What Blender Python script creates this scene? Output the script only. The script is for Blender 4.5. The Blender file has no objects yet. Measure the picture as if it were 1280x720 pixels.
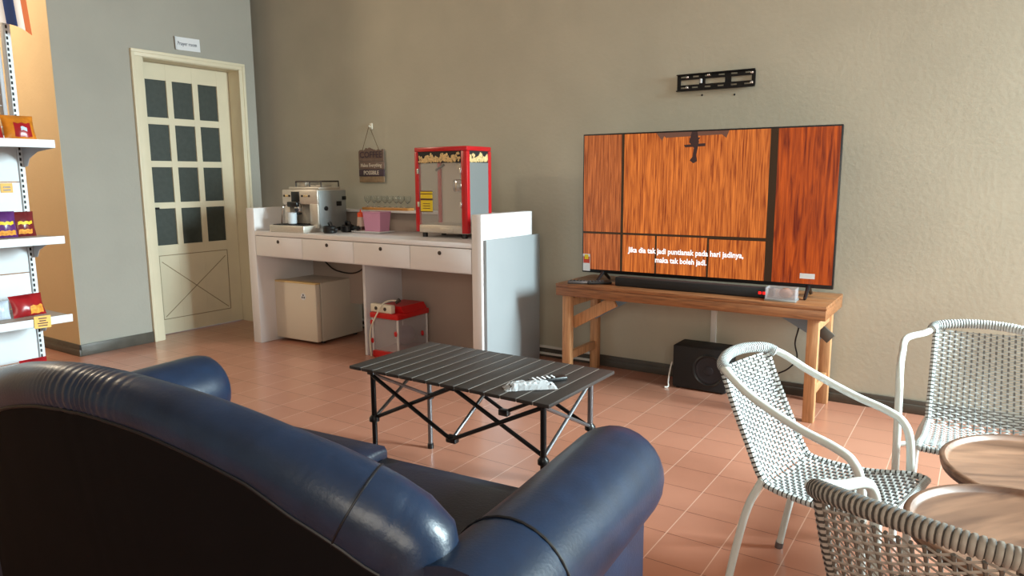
import bpy, bmesh, math, random
from mathutils import Matrix, Vector
random.seed(7)
S = bpy.context.scene
COL = S.collection
PI = math.pi

# ------------------------------------------------------------------ camera
CAM_H = 1.28
F_PX, PITCH, ROLL, YAW = 887.97, 0.154094, -0.0056356, -0.587775
cam = bpy.data.cameras.new('camera'); camo = bpy.data.objects.new('camera', cam); COL.objects.link(camo)
cam.sensor_width = 36.0; cam.lens = F_PX / 1280 * 36.0; cam.clip_start = 0.02
cy, sy = math.cos(YAW), math.sin(YAW)
fwd = Vector((sy * math.cos(PITCH), cy * math.cos(PITCH), -math.sin(PITCH)))
r0 = Vector((cy, -sy, 0)); u0 = r0.cross(fwd)
rr = math.cos(ROLL) * r0 + math.sin(ROLL) * u0
uu = -math.sin(ROLL) * r0 + math.cos(ROLL) * u0
camo.matrix_world = Matrix(((rr.x, uu.x, -fwd.x, 0), (rr.y, uu.y, -fwd.y, 0), (rr.z, uu.z, -fwd.z, CAM_H), (0, 0, 0, 1)))
S.camera = camo

# ------------------------------------------------------------------ light
S.view_settings.view_transform = 'Standard'; S.view_settings.look = 'None'
S.view_settings.gamma = 1.0; S.view_settings.use_curve_mapping = False
S.view_settings.exposure = 0.3
w = bpy.data.worlds.new('world'); S.world = w; w.use_nodes = True
w.node_tree.nodes['Background'].inputs[0].default_value = (0.80, 0.90, 1.0, 1)
w.node_tree.nodes['Background'].inputs[1].default_value = 0.5


def area(name, loc, target, sx, sz, power, color):
    l = bpy.data.lights.new(name, 'AREA'); l.shape = 'RECTANGLE'; l.size = sx; l.size_y = sz
    l.energy = power; l.color = color
    o = bpy.data.objects.new(name, l); COL.objects.link(o); o.location = loc
    o.rotation_euler = (Vector(target) - Vector(loc)).to_track_quat('-Z', 'Y').to_euler()
    return o


sky = area('window_daylight', (3.1, 3.72, 2.05), (-1.0, 2.3, 0.0), 1.0, 1.8, 262, (0.78, 0.97, 1.0))
sky.data.spread = math.radians(100)
area('front_fill', (1.2, -2.2, 1.9), (-1.6, 3.0, 0.9), 2.6, 1.6, 80, (1.0, 0.92, 0.78))  # added warm fill from behind the camera; no shopfront is built there
pl = bpy.data.lights.new('warm_lamp', 'POINT'); pl.energy = 75; pl.color = (1.0, 0.84, 0.62); pl.shadow_soft_size = 0.15
plo = bpy.data.objects.new('warm_lamp', pl); COL.objects.link(plo); plo.location = (-6.2, 1.3, 2.9)


# ------------------------------------------------------------------ materials
def lin(c):
    c = c / 255.0
    return c / 12.92 if c <= 0.04045 else ((c + 0.055) / 1.055) ** 2.4


def rgb(r, g, b): return (lin(r), lin(g), lin(b), 1)


def mat(name, col, rough=0.5, metal=0.0, noise=0.0, nscale=20, bump=0.0, bscale=60, spec=0.5, emit=None, alpha=1.0, trans=0.0, coat=0.0, stretch=None, detail=4, ior=1.45):
    m = bpy.data.materials.new(name); m.use_nodes = True
    nt = m.node_tree; b = nt.nodes['Principled BSDF']
    b.inputs['Base Color'].default_value = col; b.inputs['Roughness'].default_value = rough
    b.inputs['Metallic'].default_value = metal; b.inputs['Specular IOR Level'].default_value = spec
    b.inputs['IOR'].default_value = ior
    b.inputs['Coat Weight'].default_value = coat
    if trans: b.inputs['Transmission Weight'].default_value = trans
    if alpha < 1: b.inputs['Alpha'].default_value = alpha
    if emit: b.inputs['Emission Color'].default_value = emit[0]; b.inputs['Emission Strength'].default_value = emit[1]
    if noise or bump:
        tc = nt.nodes.new('ShaderNodeTexCoord'); mp = nt.nodes.new('ShaderNodeMapping')
        nt.links.new(tc.outputs['Object'], mp.inputs[0])
        if stretch: mp.inputs['Scale'].default_value = stretch
    if noise:
        n = nt.nodes.new('ShaderNodeTexNoise'); n.inputs['Scale'].default_value = nscale; n.inputs['Detail'].default_value = detail
        nt.links.new(mp.outputs[0], n.inputs['Vector'])
        mx = nt.nodes.new('ShaderNodeMix'); mx.data_type = 'RGBA'
        mx.inputs['A'].default_value = tuple(c * (1 - noise) for c in col[:3]) + (1,)
        mx.inputs['B'].default_value = tuple(min(1, c * (1 + noise)) for c in col[:3]) + (1,)
        rp = nt.nodes.new('ShaderNodeMapRange'); rp.inputs[1].default_value = 0.3; rp.inputs[2].default_value = 0.7
        nt.links.new(n.outputs[0], rp.inputs[0]); nt.links.new(rp.outputs[0], mx.inputs['Factor'])
        nt.links.new(mx.outputs['Result'], b.inputs['Base Color'])
    if bump:
        n2 = nt.nodes.new('ShaderNodeTexNoise'); n2.inputs['Scale'].default_value = bscale; n2.inputs['Detail'].default_value = 5
        nt.links.new(mp.outputs[0], n2.inputs['Vector'])
        bp = nt.nodes.new('ShaderNodeBump'); bp.inputs['Strength'].default_value = bump; bp.inputs['Distance'].default_value = 0.01
        nt.links.new(n2.outputs[0], bp.inputs['Height']); nt.links.new(bp.outputs[0], b.inputs['Normal'])
    return m


def math_node(nt, op, a, b=None, c=None):
    n = nt.nodes.new('ShaderNodeMath'); n.operation = op
    for i, v in enumerate((a, b, c)):
        if v is None: continue
        if isinstance(v, (int, float)): n.inputs[i].default_value = v
        else: nt.links.new(v, n.inputs[i])
    return n.outputs[0]


def floor_mat():
    m = bpy.data.materials.new('terracotta_tiles'); m.use_nodes = True; nt = m.node_tree; b = nt.nodes['Principled BSDF']
    tc = nt.nodes.new('ShaderNodeTexCoord'); sp = nt.nodes.new('ShaderNodeSeparateXYZ'); nt.links.new(tc.outputs['Object'], sp.inputs[0])
    fx = math_node(nt, 'DIVIDE', math_node(nt, 'SUBTRACT', sp.outputs[0], 0.122), 0.2)
    fy = math_node(nt, 'DIVIDE', math_node(nt, 'SUBTRACT', sp.outputs[1], 0.120), 0.2)
    ix, iy = math_node(nt, 'FLOOR', fx), math_node(nt, 'FLOOR', fy)
    ex = math_node(nt, 'ABSOLUTE', math_node(nt, 'SUBTRACT', math_node(nt, 'FRACT', fx), 0.5))
    ey = math_node(nt, 'ABSOLUTE', math_node(nt, 'SUBTRACT', math_node(nt, 'FRACT', fy), 0.5))
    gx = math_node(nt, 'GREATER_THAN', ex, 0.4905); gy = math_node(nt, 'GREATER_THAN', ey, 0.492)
    cb = nt.nodes.new('ShaderNodeCombineXYZ'); nt.links.new(ix, cb.inputs[0]); nt.links.new(iy, cb.inputs[1])
    wn = nt.nodes.new('ShaderNodeTexWhiteNoise'); wn.noise_dimensions = '2D'; nt.links.new(cb.outputs[0], wn.inputs['Vector'])
    no = nt.nodes.new('ShaderNodeTexNoise'); no.inputs['Scale'].default_value = 9; no.inputs['Detail'].default_value = 6; nt.links.new(tc.outputs['Object'], no.inputs['Vector'])
    f = math_node(nt, 'ADD', math_node(nt, 'MULTIPLY', wn.outputs['Value'], 0.55), math_node(nt, 'MULTIPLY', no.outputs[0], 0.45))
    mx = nt.nodes.new('ShaderNodeMix'); mx.data_type = 'RGBA'
    mx.inputs['A'].default_value = rgb(172, 116, 94); mx.inputs['B'].default_value = rgb(188, 131, 108); nt.links.new(f, mx.inputs['Factor'])
    m2 = nt.nodes.new('ShaderNodeMix'); m2.data_type = 'RGBA'; nt.links.new(gy, m2.inputs['Factor']); nt.links.new(mx.outputs['Result'], m2.inputs['A']); m2.inputs['B'].default_value = rgb(104, 62, 48)
    m3 = nt.nodes.new('ShaderNodeMix'); m3.data_type = 'RGBA'; nt.links.new(gx, m3.inputs['Factor']); nt.links.new(m2.outputs['Result'], m3.inputs['A']); m3.inputs['B'].default_value = rgb(212, 172, 152)  # same grout as the cross joints; its glare is put into the colour
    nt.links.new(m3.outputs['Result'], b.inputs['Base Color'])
    b.inputs['Roughness'].default_value = 0.32; b.inputs['Specular IOR Level'].default_value = 0.5; b.inputs['Coat Weight'].default_value = 0.55; b.inputs['Coat Roughness'].default_value = 0.16
    g = math_node(nt, 'MAXIMUM', gx, gy)
    h = math_node(nt, 'SUBTRACT', math_node(nt, 'MULTIPLY', no.outputs[0], 0.15), g)
    bp = nt.nodes.new('ShaderNodeBump'); bp.inputs['Strength'].default_value = 0.4; bp.inputs['Distance'].default_value = 0.004
    nt.links.new(h, bp.inputs['Height']); nt.links.new(bp.outputs[0], b.inputs['Normal'])
    return m


def wood_mat(name, c1, c2, axis='X', scale=6, rough=0.45, emit=0.0, stretch=14):
    m = bpy.data.materials.new(name); m.use_nodes = True; nt = m.node_tree; b = nt.nodes['Principled BSDF']
    tc = nt.nodes.new('ShaderNodeTexCoord'); mp = nt.nodes.new('ShaderNodeMapping'); nt.links.new(tc.outputs['Object'], mp.inputs[0])
    s = {'X': (1, stretch, stretch), 'Y': (stretch, 1, stretch), 'Z': (stretch, stretch, 1)}[axis]; mp.inputs['Scale'].default_value = s
    n = nt.nodes.new('ShaderNodeTexNoise'); n.inputs['Scale'].default_value = scale; n.inputs['Detail'].default_value = 6; n.inputs['Distortion'].default_value = 0.6
    nt.links.new(mp.outputs[0], n.inputs['Vector'])
    r = nt.nodes.new('ShaderNodeValToRGB'); r.color_ramp.elements[0].position = 0.32; r.color_ramp.elements[1].position = 0.68
    r.color_ramp.elements[0].color = c1; r.color_ramp.elements[1].color = c2
    nt.links.new(n.outputs[0], r.inputs[0])
    b.inputs['Roughness'].default_value = rough
    if emit:
        b.inputs['Base Color'].default_value = (0.01, 0.01, 0.01, 1)
        nt.links.new(r.outputs[0], b.inputs['Emission Color']); b.inputs['Emission Strength'].default_value = emit
        b.inputs['Roughness'].default_value = 0.25
    else:
        nt.links.new(r.outputs[0], b.inputs['Base Color'])
    return m


M = {}
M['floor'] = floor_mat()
M['wall'] = mat('beige_plaster', rgb(182, 176, 159), 0.85, noise=0.05, nscale=2.5, bump=0.11, bscale=40, spec=0.2)
M['wall_door'] = mat('grey_plaster', rgb(168, 165, 156), 0.85, noise=0.04, nscale=2, bump=0.15, bscale=45, spec=0.2)
M['wall_orange'] = mat('warm_plaster', rgb(208, 184, 148), 0.85, noise=0.04, nscale=2, bump=0.15, bscale=45, spec=0.2)
M['ceiling'] = mat('ceiling_white', rgb(205, 203, 198), 0.9)
M['baseboard'] = mat('dark_tile_skirting', rgb(82, 77, 70), 0.4, noise=0.15, nscale=12)
M['cream'] = mat('cream_door_paint', rgb(222, 212, 186), 0.45, noise=0.03, nscale=5)
M['door_glass'] = mat('dark_frosted_pane', rgb(62, 68, 64), 0.45, noise=0.12, nscale=30, bump=0.1, bscale=200)
M['black'] = mat('black_plastic', rgb(20, 20, 22), 0.35)
M['matte_black'] = mat('matte_black', rgb(27, 26, 28), 0.65, noise=0.1, nscale=60, bump=0.1, bscale=300)
M['black_metal'] = mat('black_metal', rgb(22, 21, 23), 0.4, metal=0.3)
M['paper'] = mat('paper', rgb(226, 228, 232), 0.7)
M['ink'] = mat('ink', rgb(70, 72, 88), 0.7)
M['white'] = mat('white_laminate', rgb(222, 219, 220), 0.4)
M['white_in'] = mat('white_panel_board', rgb(214, 214, 218), 0.45)
M['grey_board'] = mat('grey_board', rgb(150, 156, 160), 0.45, noise=0.03, nscale=3)
M['counter_inside'] = mat('counter_back_board', rgb(168, 152, 142), 0.6)
M['fridge'] = mat('fridge_enamel', rgb(218, 208, 192), 0.35)
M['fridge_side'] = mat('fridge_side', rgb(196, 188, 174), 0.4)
M['fridge_top'] = mat('yellowed_trim', rgb(216, 188, 132), 0.5)
M['steel'] = mat('brushed_steel', rgb(205, 198, 188), 0.4, metal=0.55, noise=0.08, nscale=40, stretch=(1, 1, 12))
M['steel_side'] = mat('silver_panel', rgb(158, 164, 166), 0.4, metal=0.6)
M['chrome'] = mat('chrome', rgb(220, 220, 222), 0.15, metal=1.0)
M['knob'] = mat('dark_lock', rgb(70, 62, 58), 0.4, metal=0.4)
M['red'] = mat('red_enamel', rgb(186, 22, 30), 0.28, coat=0.3)
M['red_plastic'] = mat('red_plastic', rgb(196, 24, 26), 0.35)
M['glass'] = mat('clear_glass', rgb(245, 248, 248), 0.03, trans=1.0, ior=1.3)
M['pane'] = mat('machine_glass', rgb(215, 215, 212), 0.1, alpha=0.16)
M['clear_plastic'] = mat('clear_plastic', rgb(214, 208, 212), 0.15, alpha=0.3)
M['pink_plastic'] = mat('pink_plastic', rgb(226, 164, 198), 0.25, alpha=0.72)
M['popcorn'] = mat('popcorn_print', rgb(214, 184, 130), 0.6, noise=0.3, nscale=45)
M['yellow'] = mat('yellow_label', rgb(226, 196, 40), 0.5)
M['pop_inside'] = mat('machine_back_sheet', rgb(206, 198, 186), 0.5, metal=0.1)
M['amber_wood'] = wood_mat('amber_wood', rgb(190, 128, 62), rgb(222, 164, 92), 'X', 12)
M['orange_cap'] = mat('orange_cap', rgb(232, 80, 34), 0.4)
M['bottle'] = mat('bottle_plastic', rgb(214, 186, 170), 0.3, alpha=0.85)
M['sauce'] = mat('dark_sauce', rgb(80, 46, 40), 0.3)
M['table_wood'] = wood_mat('varnished_table_wood', rgb(112, 70, 42), rgb(160, 106, 66), 'X', 7)
M['leg_wood'] = wood_mat('pale_leg_wood', rgb(168, 118, 78), rgb(206, 156, 112), 'Z', 6)
M['blue_grey'] = mat('blue_grey_board', rgb(126, 148, 164), 0.5)
M['grey_metal'] = mat('grey_metal', rgb(120, 120, 124), 0.35, metal=0.8)
M['slat'] = mat('dark_slat', rgb(50, 45, 43), 0.5, noise=0.08, nscale=50, stretch=(1, 6, 1))
M['slat_gap'] = mat('slat_gap_edge', rgb(150, 144, 138), 0.4, metal=0.3)
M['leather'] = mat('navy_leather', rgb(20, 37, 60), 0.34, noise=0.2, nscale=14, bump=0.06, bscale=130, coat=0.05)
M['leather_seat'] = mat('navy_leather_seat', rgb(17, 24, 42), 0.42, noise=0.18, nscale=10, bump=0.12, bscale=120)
M['leather_back'] = mat('shaded_back_leather', rgb(9, 7, 9), 0.75, noise=0.15, nscale=8, spec=0.15)  # darker leather copy: the back's missing light put into its colour
M['piping'] = mat('dark_piping', rgb(14, 14, 20), 0.5)
M['tube'] = mat('pale_painted_tube', rgb(206, 212, 208), 0.35)
M['wicker'] = mat('grey_white_wicker', rgb(196, 202, 202), 0.5, noise=0.1, nscale=40)
M['wicker_backlit'] = mat('backlit_wicker', rgb(150, 144, 136), 0.5, noise=0.12, nscale=40)  # darker copy of the wicker: the backlit chair's shade put into its colour
M['wicker_dark'] = mat('wicker_shadow_strand', rgb(120, 122, 122), 0.6)  # shade of the weave gaps painted onto the stakes
M['wicker_groove'] = mat('wicker_groove', rgb(58, 54, 50), 0.7)  # shade between the wraps put into the colour
M['wicker_backlit_stake'] = mat('backlit_stake', rgb(92, 84, 76), 0.6)  # stakes of the backlit chair, its shade painted in
M['tray_wood'] = wood_mat('acacia_tray_wood', rgb(90, 61, 45), rgb(136, 99, 76), 'X', 4, stretch=5)
M['dark_wood'] = mat('dark_tray_side', rgb(58, 40, 32), 0.5)
M['shelf_white'] = mat('shelf_enamel', rgb(214, 220, 226), 0.4)
M['shelf_grey'] = mat('shelf_grey', rgb(168, 170, 176), 0.45)
M['shelf_top'] = mat('shelf_board_top', rgb(170, 152, 138), 0.5)
M['slot'] = mat('slot_black', rgb(30, 32, 34), 0.7)
M['card'] = mat('price_card', rgb(226, 178, 92), 0.6)
M['bag_orange'] = mat('orange_foil', rgb(202, 120, 30), 0.3, noise=0.3, nscale=18)
M['bag_red'] = mat('red_foil', rgb(150, 22, 30), 0.28, noise=0.3, nscale=14)
M['bag_purple'] = mat('purple_foil', rgb(92, 46, 110), 0.28, noise=0.3, nscale=14)
M['bag_maroon'] = mat('maroon_foil', rgb(112, 36, 40), 0.28, noise=0.35, nscale=16)
M['bag_blue'] = mat('white_blue_foil', rgb(190, 204, 222), 0.3, noise=0.2, nscale=18)
M['snack'] = mat('snack_print', rgb(232, 150, 60), 0.4, noise=0.4, nscale=60)
M['flag_red'] = mat('flag_red', rgb(190, 62, 52), 0.8)
M['flag_white'] = mat('flag_white', rgb(232, 216, 206), 0.8)
M['flag_blue'] = mat('flag_blue', rgb(62, 84, 140), 0.8)
M['flag_orange'] = mat('flag_orange_edge', rgb(206, 104, 58), 0.8)
M['sign_wood'] = mat('dark_sign_board', rgb(116, 94, 82), 0.7, noise=0.15, nscale=20)
M['sign_dark'] = mat('purple_brown_board', rgb(72, 54, 62), 0.7)
M['sign_tan'] = mat('tan_sign_board', rgb(142, 116, 88), 0.7, noise=0.2, nscale=30)
M['sign_text'] = mat('pale_sign_paint', rgb(206, 190, 172), 0.7)
M['string'] = mat('jute_string', rgb(110, 92, 70), 0.9)
M['hook'] = mat('white_hook', rgb(225, 218, 200), 0.4)
M['trunking'] = mat('white_trunking', rgb(220, 218, 212), 0.5)
M['cloud'] = mat('clear_wrap', rgb(225, 228, 232), 0.12, alpha=0.45)
M['brown_lump'] = mat('brown_ball', rgb(150, 104, 84), 0.5)
M['purple_ball'] = mat('grey_purple_plastic', rgb(92, 84, 108), 0.5)
M['cup'] = mat('white_cup', rgb(214, 222, 230), 0.4)
# television picture: a lit screen emits its own colours
M['scr_mid'] = wood_mat('screen_wood_mid', rgb(128, 48, 14), rgb(226, 124, 50), 'Z', 5, emit=0.9, stretch=26)
M['scr_left'] = wood_mat('screen_wood_left', rgb(122, 52, 22), rgb(204, 112, 56), 'Z', 5, emit=0.8, stretch=26)
M['scr_right'] = wood_mat('screen_wood_right', rgb(112, 30, 6), rgb(206, 88, 22), 'Z', 4, emit=0.8, stretch=14)
M['scr_seam'] = mat('screen_dark_seam', rgb(10, 8, 6), 0.25, emit=(rgb(58, 40, 26), 0.8))
M['scr_hook'] = mat('screen_dark_iron', rgb(10, 8, 6), 0.25, emit=(rgb(62, 42, 40), 0.8))
M['scr_iron'] = mat('screen_grey_iron', rgb(10, 8, 6), 0.25, emit=(rgb(110, 74, 60), 0.8))
M['scr_text'] = mat('screen_white_text', rgb(20, 20, 20), 0.25, emit=((1, 1, 1, 1), 1.0))
M['led'] = mat('red_led', rgb(40, 5, 5), 0.3, emit=(rgb(255, 30, 26), 1.5))
M['energy_red'] = mat('energy_label_red', rgb(196, 70, 50), 0.5)


# ------------------------------------------------------------------ mesh builder
class MB:
    def __init__(self): self.v = []; self.f = []; self.m = []

    def add(self, vs, fs, mat=0, mx=None):
        o = len(self.v)
        self.v += [tuple(mx @ Vector(p)) if mx else tuple(p) for p in vs]
        self.f += [tuple(i + o for i in f) for f in fs]
        self.m += [mat] * len(fs) if isinstance(mat, int) else list(mat)
        return self

    def from_bm(self, bm, mat=0, mx=None):
        bm.verts.index_update()
        self.add([v.co[:] for v in bm.verts], [[v.index for v in f.verts] for f in bm.faces], mat, mx); bm.free(); return self

    def box(self, c, s, bevel=0.0, mat=0, mx=None, seg=2):
        bm = bmesh.new(); bmesh.ops.create_cube(bm, size=1)
        bmesh.ops.scale(bm, vec=s, verts=bm.verts)
        if bevel: bmesh.ops.bevel(bm, geom=bm.edges[:], offset=min(bevel, min(s) * 0.49), segments=seg, profile=0.5, affect='EDGES')
        bmesh.ops.translate(bm, vec=c, verts=bm.verts)
        return self.from_bm(bm, mat, mx)

    def bb(self, x0, x1, y0, y1, z0, z1, bevel=0.0, mat=0, mx=None):
        return self.box(((x0 + x1) / 2, (y0 + y1) / 2, (z0 + z1) / 2), (abs(x1 - x0), abs(y1 - y0), abs(z1 - z0)), bevel, mat, mx)

    def tube(self, pts, r, n=10, closed=False, mat=0, caps=True, mx=None, sq=1.0, matf=None):
        pts = [Vector(p) for p in pts]; N = len(pts); rs = r if isinstance(r, (list, tuple)) else [r] * N
        tang = []
        for i in range(N):
            a = pts[(i - 1) % N] if (closed or i > 0) else pts[i]; b = pts[(i + 1) % N] if (closed or i < N - 1) else pts[i]
            tang.append((b - a).normalized())
        up = Vector((0, 0, 1)) if abs(tang[0].z) < 0.9 else Vector((0, 1, 0))
        nrm = (up - up.dot(tang[0]) * tang[0]).normalized(); vs = []; fs = []; ms = []
        for i in range(N):
            if i: nrm = (nrm - nrm.dot(tang[i]) * tang[i]).normalized()
            bn = tang[i].cross(nrm)
            for k in range(n):
                a = 2 * PI * k / n
                vs.append(pts[i] + rs[i] * (math.cos(a) * nrm * sq + math.sin(a) * bn))
        for i in range(N if closed else N - 1):
            j = (i + 1) % N
            for k in range(n):
                fs.append((i * n + k, i * n + (k + 1) % n, j * n + (k + 1) % n, j * n + k)); ms.append(matf(i) if matf else mat)
        if caps and not closed:
            fs.append(tuple(reversed(range(n)))); ms.append(mat); fs.append(tuple((N - 1) * n + k for k in range(n))); ms.append(mat)
        return self.add(vs, fs, ms, mx)

    def cyl(self, p0, p1, r0, r1=None, n=16, mat=0, mx=None):
        return self.tube([p0, p1], [r0, r0 if r1 is None else r1], n, mat=mat, mx=mx)

    def lathe(self, prof, c=(0, 0, 0), n=28, mat=0, mx=None, closed=False):
        bm = bmesh.new(); P = len(prof); vs = []; fs = []
        for k in range(n):
            a = 2 * PI * k / n
            for r, z in prof: vs.append((c[0] + r * math.cos(a), c[1] + r * math.sin(a), c[2] + z))
        for k in range(n):
            for i in range(P if closed else P - 1):
                j = (i + 1) % P
                fs.append((k * P + i, ((k + 1) % n) * P + i, ((k + 1) % n) * P + j, k * P + j))
        if not closed:
            if prof[0][0] > 1e-5: fs.append(tuple(k * P for k in reversed(range(n))))
            if prof[-1][0] > 1e-5: fs.append(tuple(k * P + P - 1 for k in range(n)))
        bv = [bm.verts.new(v) for v in vs]
        for f in fs: bm.faces.new([bv[i] for i in f])
        bmesh.ops.remove_doubles(bm, verts=bm.verts[:], dist=1e-6)
        return self.from_bm(bm, mat, mx)

    def prism(self, poly, d, mat=0, mx=None):
        """outline in local x,z extruded along +y by d"""
        n = len(poly)
        vs = [(x, 0, z) for x, z in poly] + [(x, d, z) for x, z in poly]
        fs = [tuple(range(n)), tuple(reversed(range(n, 2 * n)))] + [(i, i + n, (i + 1) % n + n, (i + 1) % n) for i in range(n)]
        return self.add(vs, fs, mat, mx)

    def grid(self, fn, nu, nv, mat=0, mx=None, flip=False):
        vs = [fn(i / nu, j / nv) for i in range(nu + 1) for j in range(nv + 1)]; fs = []
        for i in range(nu):
            for j in range(nv):
                q = (i * (nv + 1) + j, (i + 1) * (nv + 1) + j, (i + 1) * (nv + 1) + j + 1, i * (nv + 1) + j + 1)
                fs.append(tuple(reversed(q)) if flip else q)
        return self.add(vs, fs, mat, mx)

    def ball(self, c, r, mat=0, n=16, mx=None):
        bm = bmesh.new(); bmesh.ops.create_uvsphere(bm, u_segments=n, v_segments=max(8, n // 2), radius=1)
        rr_ = r if isinstance(r, (tuple, list)) else (r, r, r)
        bmesh.ops.scale(bm, vec=rr_, verts=bm.verts); bmesh.ops.translate(bm, vec=c, verts=bm.verts)
        return self.from_bm(bm, mat, mx)

    def build(self, name, mats, parent=None, label=None, smooth=True, angle=40, kind=None):
        me = bpy.data.meshes.new(name); me.from_pydata(self.v, [], self.f)
        if isinstance(mats, (list, tuple)):
            for m in mats: me.materials.append(M[m])
        else: me.materials.append(M[mats])
        me.polygons.foreach_set('material_index', self.m)
        if smooth:
            me.polygons.foreach_set('use_smooth', [True] * len(me.polygons))
            me.set_sharp_from_angle(angle=math.radians(angle))
        bm = bmesh.new(); bm.from_mesh(me); bmesh.ops.recalc_face_normals(bm, faces=bm.faces); bm.to_mesh(me); bm.free()
        me.update()
        o = bpy.data.objects.new(name, me); COL.objects.link(o)
        if parent: o.parent = parent
        if label: o['label'] = label
        if kind: o['kind'] = kind
        return o


def thing(name, label, cat, loc=(0, 0, 0), rz=0.0, group=None):
    o = bpy.data.objects.new(name, None); COL.objects.link(o); o.location = loc; o.rotation_euler = (0, 0, rz)
    o.empty_display_size = 0.05; tag(o, label, cat, group); return o


def tag(o, label, cat, group=None):
    o['label'] = label; o['category'] = cat
    if group: o['group'] = group
    return o


def at(o, loc, rz=0.0):
    o.location = loc; o.rotation_euler = (0, 0, rz); return o


def text_mb(s, size, depth=0.0006, bold=0.0, spacing=1.0, width=None):
    """lettering as a mesh in local x,z (facing -y), centred"""
    cu = bpy.data.curves.new('lettering', 'FONT'); cu.body = s; cu.size = size; cu.extrude = depth; cu.offset = bold
    cu.align_x = 'CENTER'; cu.align_y = 'CENTER'; cu.space_character = spacing; cu.resolution_u = 2
    ob = bpy.data.objects.new('lettering', cu); COL.objects.link(ob)
    dg = bpy.context.evaluated_depsgraph_get(); me = bpy.data.meshes.new_from_object(ob.evaluated_get(dg))
    vs = [(v.co.x, -v.co.z, v.co.y) for v in me.vertices]; fs = [tuple(p.vertices) for p in me.polygons]
    if width:
        w0 = max(v[0] for v in vs) - min(v[0] for v in vs); k = width / w0; vs = [(v[0] * k, v[1], v[2]) for v in vs]
    bpy.data.objects.remove(ob); bpy.data.curves.remove(cu); bpy.data.meshes.remove(me)
    return vs, fs


def spline(pts, sub=8):
    P = [Vector(p) for p in pts]; out = []
    for i in range(len(P) - 1):
        p0 = P[i - 1] if i else P[0] * 2 - P[1]; p1, p2 = P[i], P[i + 1]; p3 = P[i + 2] if i + 2 < len(P) else P[-1] * 2 - P[-2]
        for k in range(sub):
            t = k / sub
            out.append(0.5 * ((2 * p1) + (p2 - p0) * t + (2 * p0 - 5 * p1 + 4 * p2 - p3) * t * t + (3 * p1 - p0 - 3 * p2 + p3) * t ** 3))
    out.append(P[-1]); return out


def interp(x, xs, ys):
    if x <= xs[0]: return ys[0]
    for i in range(len(xs) - 1):
        if x <= xs[i + 1]:
            t = (x - xs[i]) / (xs[i + 1] - xs[i]); t2 = t * t * (3 - 2 * t) * 0.0 + t
            return ys[i] + (ys[i + 1] - ys[i]) * t2
    return ys[-1]


def T(x, y, z, rz=0.0): return Matrix.Translation((x, y, z)) @ Matrix.Rotation(rz, 4, 'Z')


# ------------------------------------------------------------------ room
XW, YW, YF, ZC = -5.459, 4.305, 2.48, 3.3
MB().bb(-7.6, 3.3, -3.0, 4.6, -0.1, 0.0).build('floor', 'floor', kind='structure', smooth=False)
MB().bb(-6.0, 3.3, YW, YW + 0.15, 0, ZC).build('wall_back', 'wall', kind='structure', smooth=False)
# door wall with an opening
mb = MB()
DY0, DY1, DZ = 3.115, 3.985, 2.215
mb.bb(XW - 0.2, XW, YF, DY0, 0, ZC).bb(XW - 0.2, XW, DY1, 4.125, 0, ZC).bb(XW - 0.2, XW, DY0, DY1, DZ, ZC)
mb.build('wall_left', 'wall_door', kind='structure', smooth=False)
MB().bb(-7.6, XW - 0.0005, YF - 0.003, YF - 0.0002, 0, ZC).build('wall_far_left', 'wall_orange', kind='structure', smooth=False)
MB().bb(-7.7, -7.6, -3.0, YF + 0.15, 0, ZC).build('wall_end', 'wall_orange', kind='structure', smooth=False)
MB().bb(-7.6, 3.3, -3.1, -3.0, 0, ZC).build('wall_front', 'wall', kind='structure', smooth=False)
MB().bb(3.3, 3.4, -3.0, 4.45, 0, ZC).build('wall_right', 'wall', kind='structure', smooth=False)
MB().bb(-7.6, 3.3, -3.0, 4.6, ZC, ZC + 0.1).build('ceiling', 'ceiling', kind='structure', smooth=False)
MB().bb(-2.19, 3.3, YW - 0.013, YW, 0, 0.075, 0.003).bb(-2.19, 3.3, YW - 0.02, YW, 0, 0.05, 0.004).build('baseboard_back', 'baseboard', kind='structure')
mb = MB(); mb.bb(XW, XW + 0.012, YF - 0.013, 3.03, 0, 0.085, 0.003)
mb.build('baseboard_left', 'baseboard', kind='structure')
MB().bb(-7.6, XW + 0.012, YF - 0.013, YF, 0, 0.085, 0.003).bb(-7.6, XW + 0.016, YF - 0.02, YF, 0, 0.05, 0.003).build('baseboard_far_left', 'baseboard', kind='structure')
mb = MB(); mb.bb(-5.9, -2.19, YW - 0.012, YW, 0.0, 0.062, 0.002, mat=0)
mb.bb(-5.9, -2.19, YW - 0.02, YW, 0.066, 0.082, 0.003, mat=1).bb(-5.9, -2.19, YW - 0.022, YW, 0.018, 0.034, 0.003, mat=1)
mb.build('trim_1', ['baseboard', 'trunking'], kind='structure')

# door_1 -------------------------------------------------------------
door = bpy.data.objects.new('door_1', None); COL.objects.link(door); door.location = (XW, 3.55, 0); door['kind'] = 'structure'
mb = MB()
fy0, fy1, fz = 3.027 - 3.55, 4.013 - 3.55, 2.257
ft = 0.085
for a, b in ((fy0, fy0 + ft), (fy1 - ft + 0.03, fy1)):
    mb.bb(-0.0, 0.018, a, b, 0, fz - 0.0505, 0.002)
mb.bb(0, 0.018, fy0, fy1, fz - 0.05, fz, 0.002)
mb.bb(0.0, 0.026, fy0 - 0.001, fy0 + 0.022, 0, fz - 0.0225, 0.002).bb(0.0, 0.026, fy1 - 0.022, fy1 + 0.001, 0, fz - 0.0225, 0.002).bb(0, 0.026, fy0 - 0.001, fy1 + 0.001, fz - 0.022, fz + 0.001, 0.002)
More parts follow.
